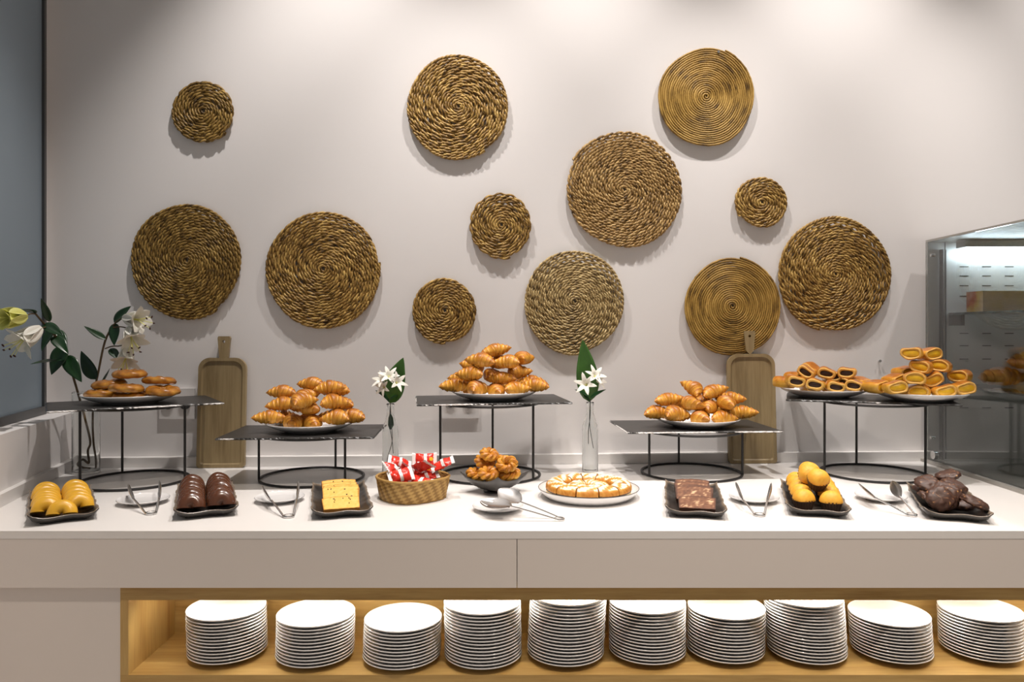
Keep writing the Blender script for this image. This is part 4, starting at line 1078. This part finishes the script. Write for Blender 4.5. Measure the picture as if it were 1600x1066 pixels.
sprig(c, fl, -1, [[(.012, 0, .085), (.004, .002, .13), (-.002, 0, .18), (0, 0, .262)], [(-.006, 0, .10), (-.006, 0, .15), (0, 0, .20), (.001, 0, .262)]],
      ((921, 628, 2.735), (911, 531, 2.72), .092, (.15, -1, .1)),
      [(927, 591, 2.70, (.3, -.8, .6), .036), (917, 603, 2.69, (-.3, -.9, .35), .038), (932, 596, 2.70, (.8, -.6, .2), .030)],
      [((922, 622, 2.73), (945, 607, 2.70), .022), ((921, 620, 2.73), (900, 607, 2.70), .020), ((922, 627, 2.73), (913, 617, 2.71), .018)])
# ------------------------------------------------------------------ glass display case
X0 = 1.605; YB = wall_y(1.9)-.05; YN = 2.02; TOPZ = 1.417+.341; X1 = 2.5
dc = tag(empty('display_case', (X0, YN, CT)), 'glass display case with steel back panel at the end of the counter', 'display case')
def dpart(g, name, mat, **k):
    k.setdefault('smooth', False); o = g.build(name, mat, dc, **k); o.location = (-X0, -YN, -CT); return o
g = G(); g.box(X0-.018, X1, YN-.01, YB+.01, CT+.0005, CT+.012); dpart(g, 'base_plate', 'case_rim')
g = G(); g.box(X0, X0+.008, YN, YB, CT+.0125, TOPZ); dpart(g, 'side_pane', 'pane')
g = G(); g.box(X0+.009, X1, YN, YN+.008, CT+.0125, TOPZ); dpart(g, 'front_pane', 'pane')
g = G(); g.box(X0, X1, YN, YB, TOPZ+.0005, TOPZ+.008); dpart(g, 'top_panel', 'case_steel')
g = G(); g.box(X1-.01, X1, YN+.01, YB-.002, CT+.0125, TOPZ); dpart(g, 'end_panel', 'case_steel')
bx0 = X0+.075
g = G(); g.box(bx0, X1-.011, YB-.012, YB-.002, CT+.0125, TOPZ-.0005); dpart(g, 'back_panel', 'case_steel')
g = G(); g.box(X0+.009, bx0-.001, YB-.010, YB-.002, CT+.0125, TOPZ-.0005); dpart(g, 'back_strip', 'case_steel')
g = G(); g.box(X0+.050, X0+.055, YB-.035, YB-.013, CT+.0125, TOPZ-.03); dpart(g, 'corner_post', 'case_dark')
g = G(); g.box(bx0-.0005, bx0+.003, YB-.0135, YB-.012, CT+.0125, TOPZ-.03); dpart(g, 'panel_seam', 'case_dark')
for rz_ in [1.660, 1.624, 1.586, 1.545, 1.40, 1.352, 1.30, 1.11]:
    for cx_ in range(6):
        xx = bx0+.055+cx_*.088; g = G(); g.box(xx, xx+.034, YB-.0132, YB-.0119, rz_, rz_+.0035); dpart(g, 'vent_slot', 'case_dark')
SH1, SH2 = 1.482, 1.205
for z in (SH1, SH2):
    g = G(); g.box(bx0+.01, X1-.015, YN+.16, YB-.014, z-.008, z); dpart(g, 'glass_shelf', 'pane')
    g = G(); g.box(bx0+.012, bx0+.022, YB-.10, YB-.0125, z-.05, z-.0085); dpart(g, 'shelf_bracket', 'case_dark')
g = G(); g.tube([(X0+.12, YB-.07, TOPZ-.045), (X1-.03, YB-.07, TOPZ-.045)], .016, 14); dpart(g, 'light_tube', 'tube', smooth=True)
g = G(); g.box(X0+.10, X1-.02, YB-.10, YB-.04, TOPZ-.028, TOPZ-.001); dpart(g, 'light_housing', 'case_steel')
for (yy, zz) in [(YB-.06, CT+.035), (YB-.045, TOPZ-.055), (YB-.045, CT+.10)]:
    g = G(); r_ = .016 if zz < CT+.05 else .006
    g.tube([(X0-.006, yy, zz), (X0+.014, yy, zz)], r_, 18); dpart(g, 'glass_clamp', 'steel', smooth=True)
# carton and loaves in the case
g = G(); g.box(-.20, .20, -.05, .05, 0, .076)
bm_t = [.0, .3, .6, .9, .2, .5, .8, .1]; g.t = bm_t
tag(g.build('food_carton', 'carton', smooth=False, loc=(1.915, YB-.14, SH1+.0005)), 'printed carton on the upper shelf of the display case', 'box')
def loaf(x, y, z, rz, lab):
    v, f, t = croissant_mesh(9, .20, .042, .012); o = mk('bread_loaf', v, f, 'bun', None, t, loc=(x, y, z), rot=(0, 0, rz)); tag(o, lab, 'bread', 'loaves in the display case')
loaf(1.80, YB-.16, SH2+.0345, .1, 'golden loaf on the lower shelf of the display case nearest the glass')
loaf(2.01, YB-.17, SH2+.0345, -.15, 'golden loaf on the lower shelf further inside the display case')
loaf(1.91, YB-.16, SH2+.094, .05, 'golden loaf resting on two others in the display case')

# ------------------------------------------------------------------ let the piled food rest on its neighbours instead of in them
from mathutils.bvhtree import BVHTree
bpy.context.view_layer.update()
def tree_mesh(o):
    """vertices in the thing's own frame (numpy) and faces"""
    V = []; Fc = []; inv = o.matrix_world.inverted(); n0 = 0
    for m in [o]+list(o.children_recursive):
        if m.type != 'MESH': continue
        co = np.empty(len(m.data.vertices)*3, dtype=np.float64); m.data.vertices.foreach_get('co', co); co = co.reshape(-1, 3)
        T = np.array(inv @ m.matrix_world); V.append(co @ T[:3, :3].T+T[:3, 3]); Fc += [[i+n0 for i in p.vertices] for p in m.data.polygons]; n0 += len(co)
    return np.concatenate(V), Fc
def rest(names, statics, center=None, iters=70, step=.0016, slide=True, reach=.095):
    items = [o for o in COL.objects if o.parent is None and o.name.split('.')[0] in names[0] and names[1](o)]
    cache = {}
    def geo(o):
        key = o.data.name if o.type == 'MESH' else o.name
        if key not in cache: cache[key] = tree_mesh(o)
        return cache[key]
    R_ = [np.array(o.matrix_world)[:3, :3] for o in items]; P_ = [np.array(o.matrix_world)[:3, 3] for o in items]
    st = []
    for q in statics:
        V, Fc = tree_mesh(q); T = np.array(q.matrix_world); st.append(BVHTree.FromPolygons((V @ T[:3, :3].T+T[:3, 3]).tolist(), Fc))
    W = [geo(o)[0] @ r.T for o, r in zip(items, R_)]; FC = [geo(o)[1] for o in items]
    C0 = [w.mean(0) for w in W]
    def build(i): return BVHTree.FromPolygons((W[i]+P_[i]).tolist(), FC[i])
    T = [build(i) for i in range(len(items))]
    for it in range(iters):
        mv = {}
        for i in range(len(items)):
            for b in st:
                if T[i].overlap(b):
                    d = np.array((0, 0, 1.0))
                    if center is not None: c = np.array(center)-P_[i]; c[2] = 0; d = d*.8+c/(np.linalg.norm(c)+1e-6)*.5
                    mv[i] = mv.get(i, 0)+d*step
            for j in range(i):
                lo = np.maximum((W[i]+P_[i]).min(0), (W[j]+P_[j]).min(0)); hi = np.minimum((W[i]+P_[i]).max(0), (W[j]+P_[j]).max(0))
                if (lo >= hi).any() or not T[i].overlap(T[j]): continue
                d = (C0[i]+P_[i])-(C0[j]+P_[j]); d = d/(np.linalg.norm(d)+1e-6)
                up, dn = (i, j) if d[2] > 0 else (j, i)
                if center is not None: d[:2] *= .35
                mv[i] = mv.get(i, 0)+d*step*.5; mv[j] = mv.get(j, 0)-d*step*.5*np.array((1, 1, .2 if dn == j else 1))
                mv[up] = mv[up]+np.array((0, 0, step*.25))
        if not mv: break
        for i, d in mv.items():
            L_ = np.linalg.norm(d); P_[i] = P_[i]+d*min(1, step*1.5/(L_+1e-9)); T[i] = build(i)
    # then let every piece sink, lowest first, and slide inward until it touches
    mid = np.array(P_).mean(0)
    def hits(i):
        b = build(i)
        if any(b.overlap(q) for q in st): return True
        for j in range(len(items)):
            if j == i: continue
            lo = np.maximum((W[i]+P_[i]).min(0), (W[j]+P_[j]).min(0)); hi = np.minimum((W[i]+P_[i]).max(0), (W[j]+P_[j]).max(0))
            if (lo < hi).all() and b.overlap(T[j]): return True
        return False
    for rnd in range(3):
        for i in sorted(range(len(items)), key=lambda k: P_[k][2]):
            for kind in ('down', 'in', 'down'):
                for q in range(30 if kind == 'down' else 6):
                    old = P_[i]
                    if kind == 'down': d = np.array((0, 0, -.0016))
                    else:
                        if not slide: break
                        d = mid-P_[i]; d[2] = 0; d = d/(np.linalg.norm(d)+1e-6)*.0016
                    P_[i] = old+d
                    if not hits(i): continue
                    P_[i] = old
                    if kind == 'down' and slide:          # roll off to a side that is free
                        ok = False
                        for a_ in range(8):
                            c_ = np.array((math.cos(a_*PI/4)*.0018, math.sin(a_*PI/4)*.0018, -.0010)); P_[i] = old+c_
                            if np.linalg.norm((P_[i]-mid)[:2]) < max(reach, np.linalg.norm((old-mid)[:2])) and not hits(i): ok = True; break
                            P_[i] = old
                        if ok: continue
                    break
            T[i] = build(i)
    for o, p in zip(items, P_):
        m = o.matrix_world.copy(); m.translation = Vector(p); o.matrix_world = m
    return it
def by(n, f=lambda o: True): return ((n,), f)
def named(label_bit, base): return [o for o in COL.objects if o.parent is None and o.name.split('.')[0] == base and label_bit in o['label']]
anyo = lambda o: True
for wh, lb in (('behind the yellow cake slices', 'behind the yellow cake'), ('on the tall middle stand', 'highest croissant'), ('beside the second cutting board', 'beside the second cutting')):
    rest((('croissant',), lambda o, wh=wh: wh in o['label']), named(lb, 'serving_plate'))
rest((('glazed_bun',), anyo), named('glazed buns', 'serving_plate'))
rest((('chocolate_roll',), anyo), named('chocolate filled', 'serving_plate'))
rest((('custard_pastry',), anyo), named('custard filled', 'serving_plate'))
rest((('doughnut_half',), lambda o: 'yellow doughnut half' in o['label']), named('yellow glazed', 'serving_tray'), slide=False)
rest((('doughnut_half',), lambda o: 'chocolate doughnut half' in o['label']), named('chocolate doughnuts', 'serving_tray'), slide=False)
rest((('cake_slice',), lambda o: 'yellow raisin' in o['label']), named('yellow cake', 'serving_tray'), slide=False)
rest((('cake_slice',), lambda o: 'marbled' in o['label']), named('chocolate cake', 'serving_tray'), slide=False)
rest((('muffin',), anyo), named('muffins', 'serving_tray'), slide=False)
rest((('cookie',), anyo), named('cookies', 'serving_tray'))
rest((('wrapped_sweet',), anyo), [bk], tuple(bc), reach=.06)
rest((('twisted_pastry',), anyo), [bw], tuple(wc), reach=.045)
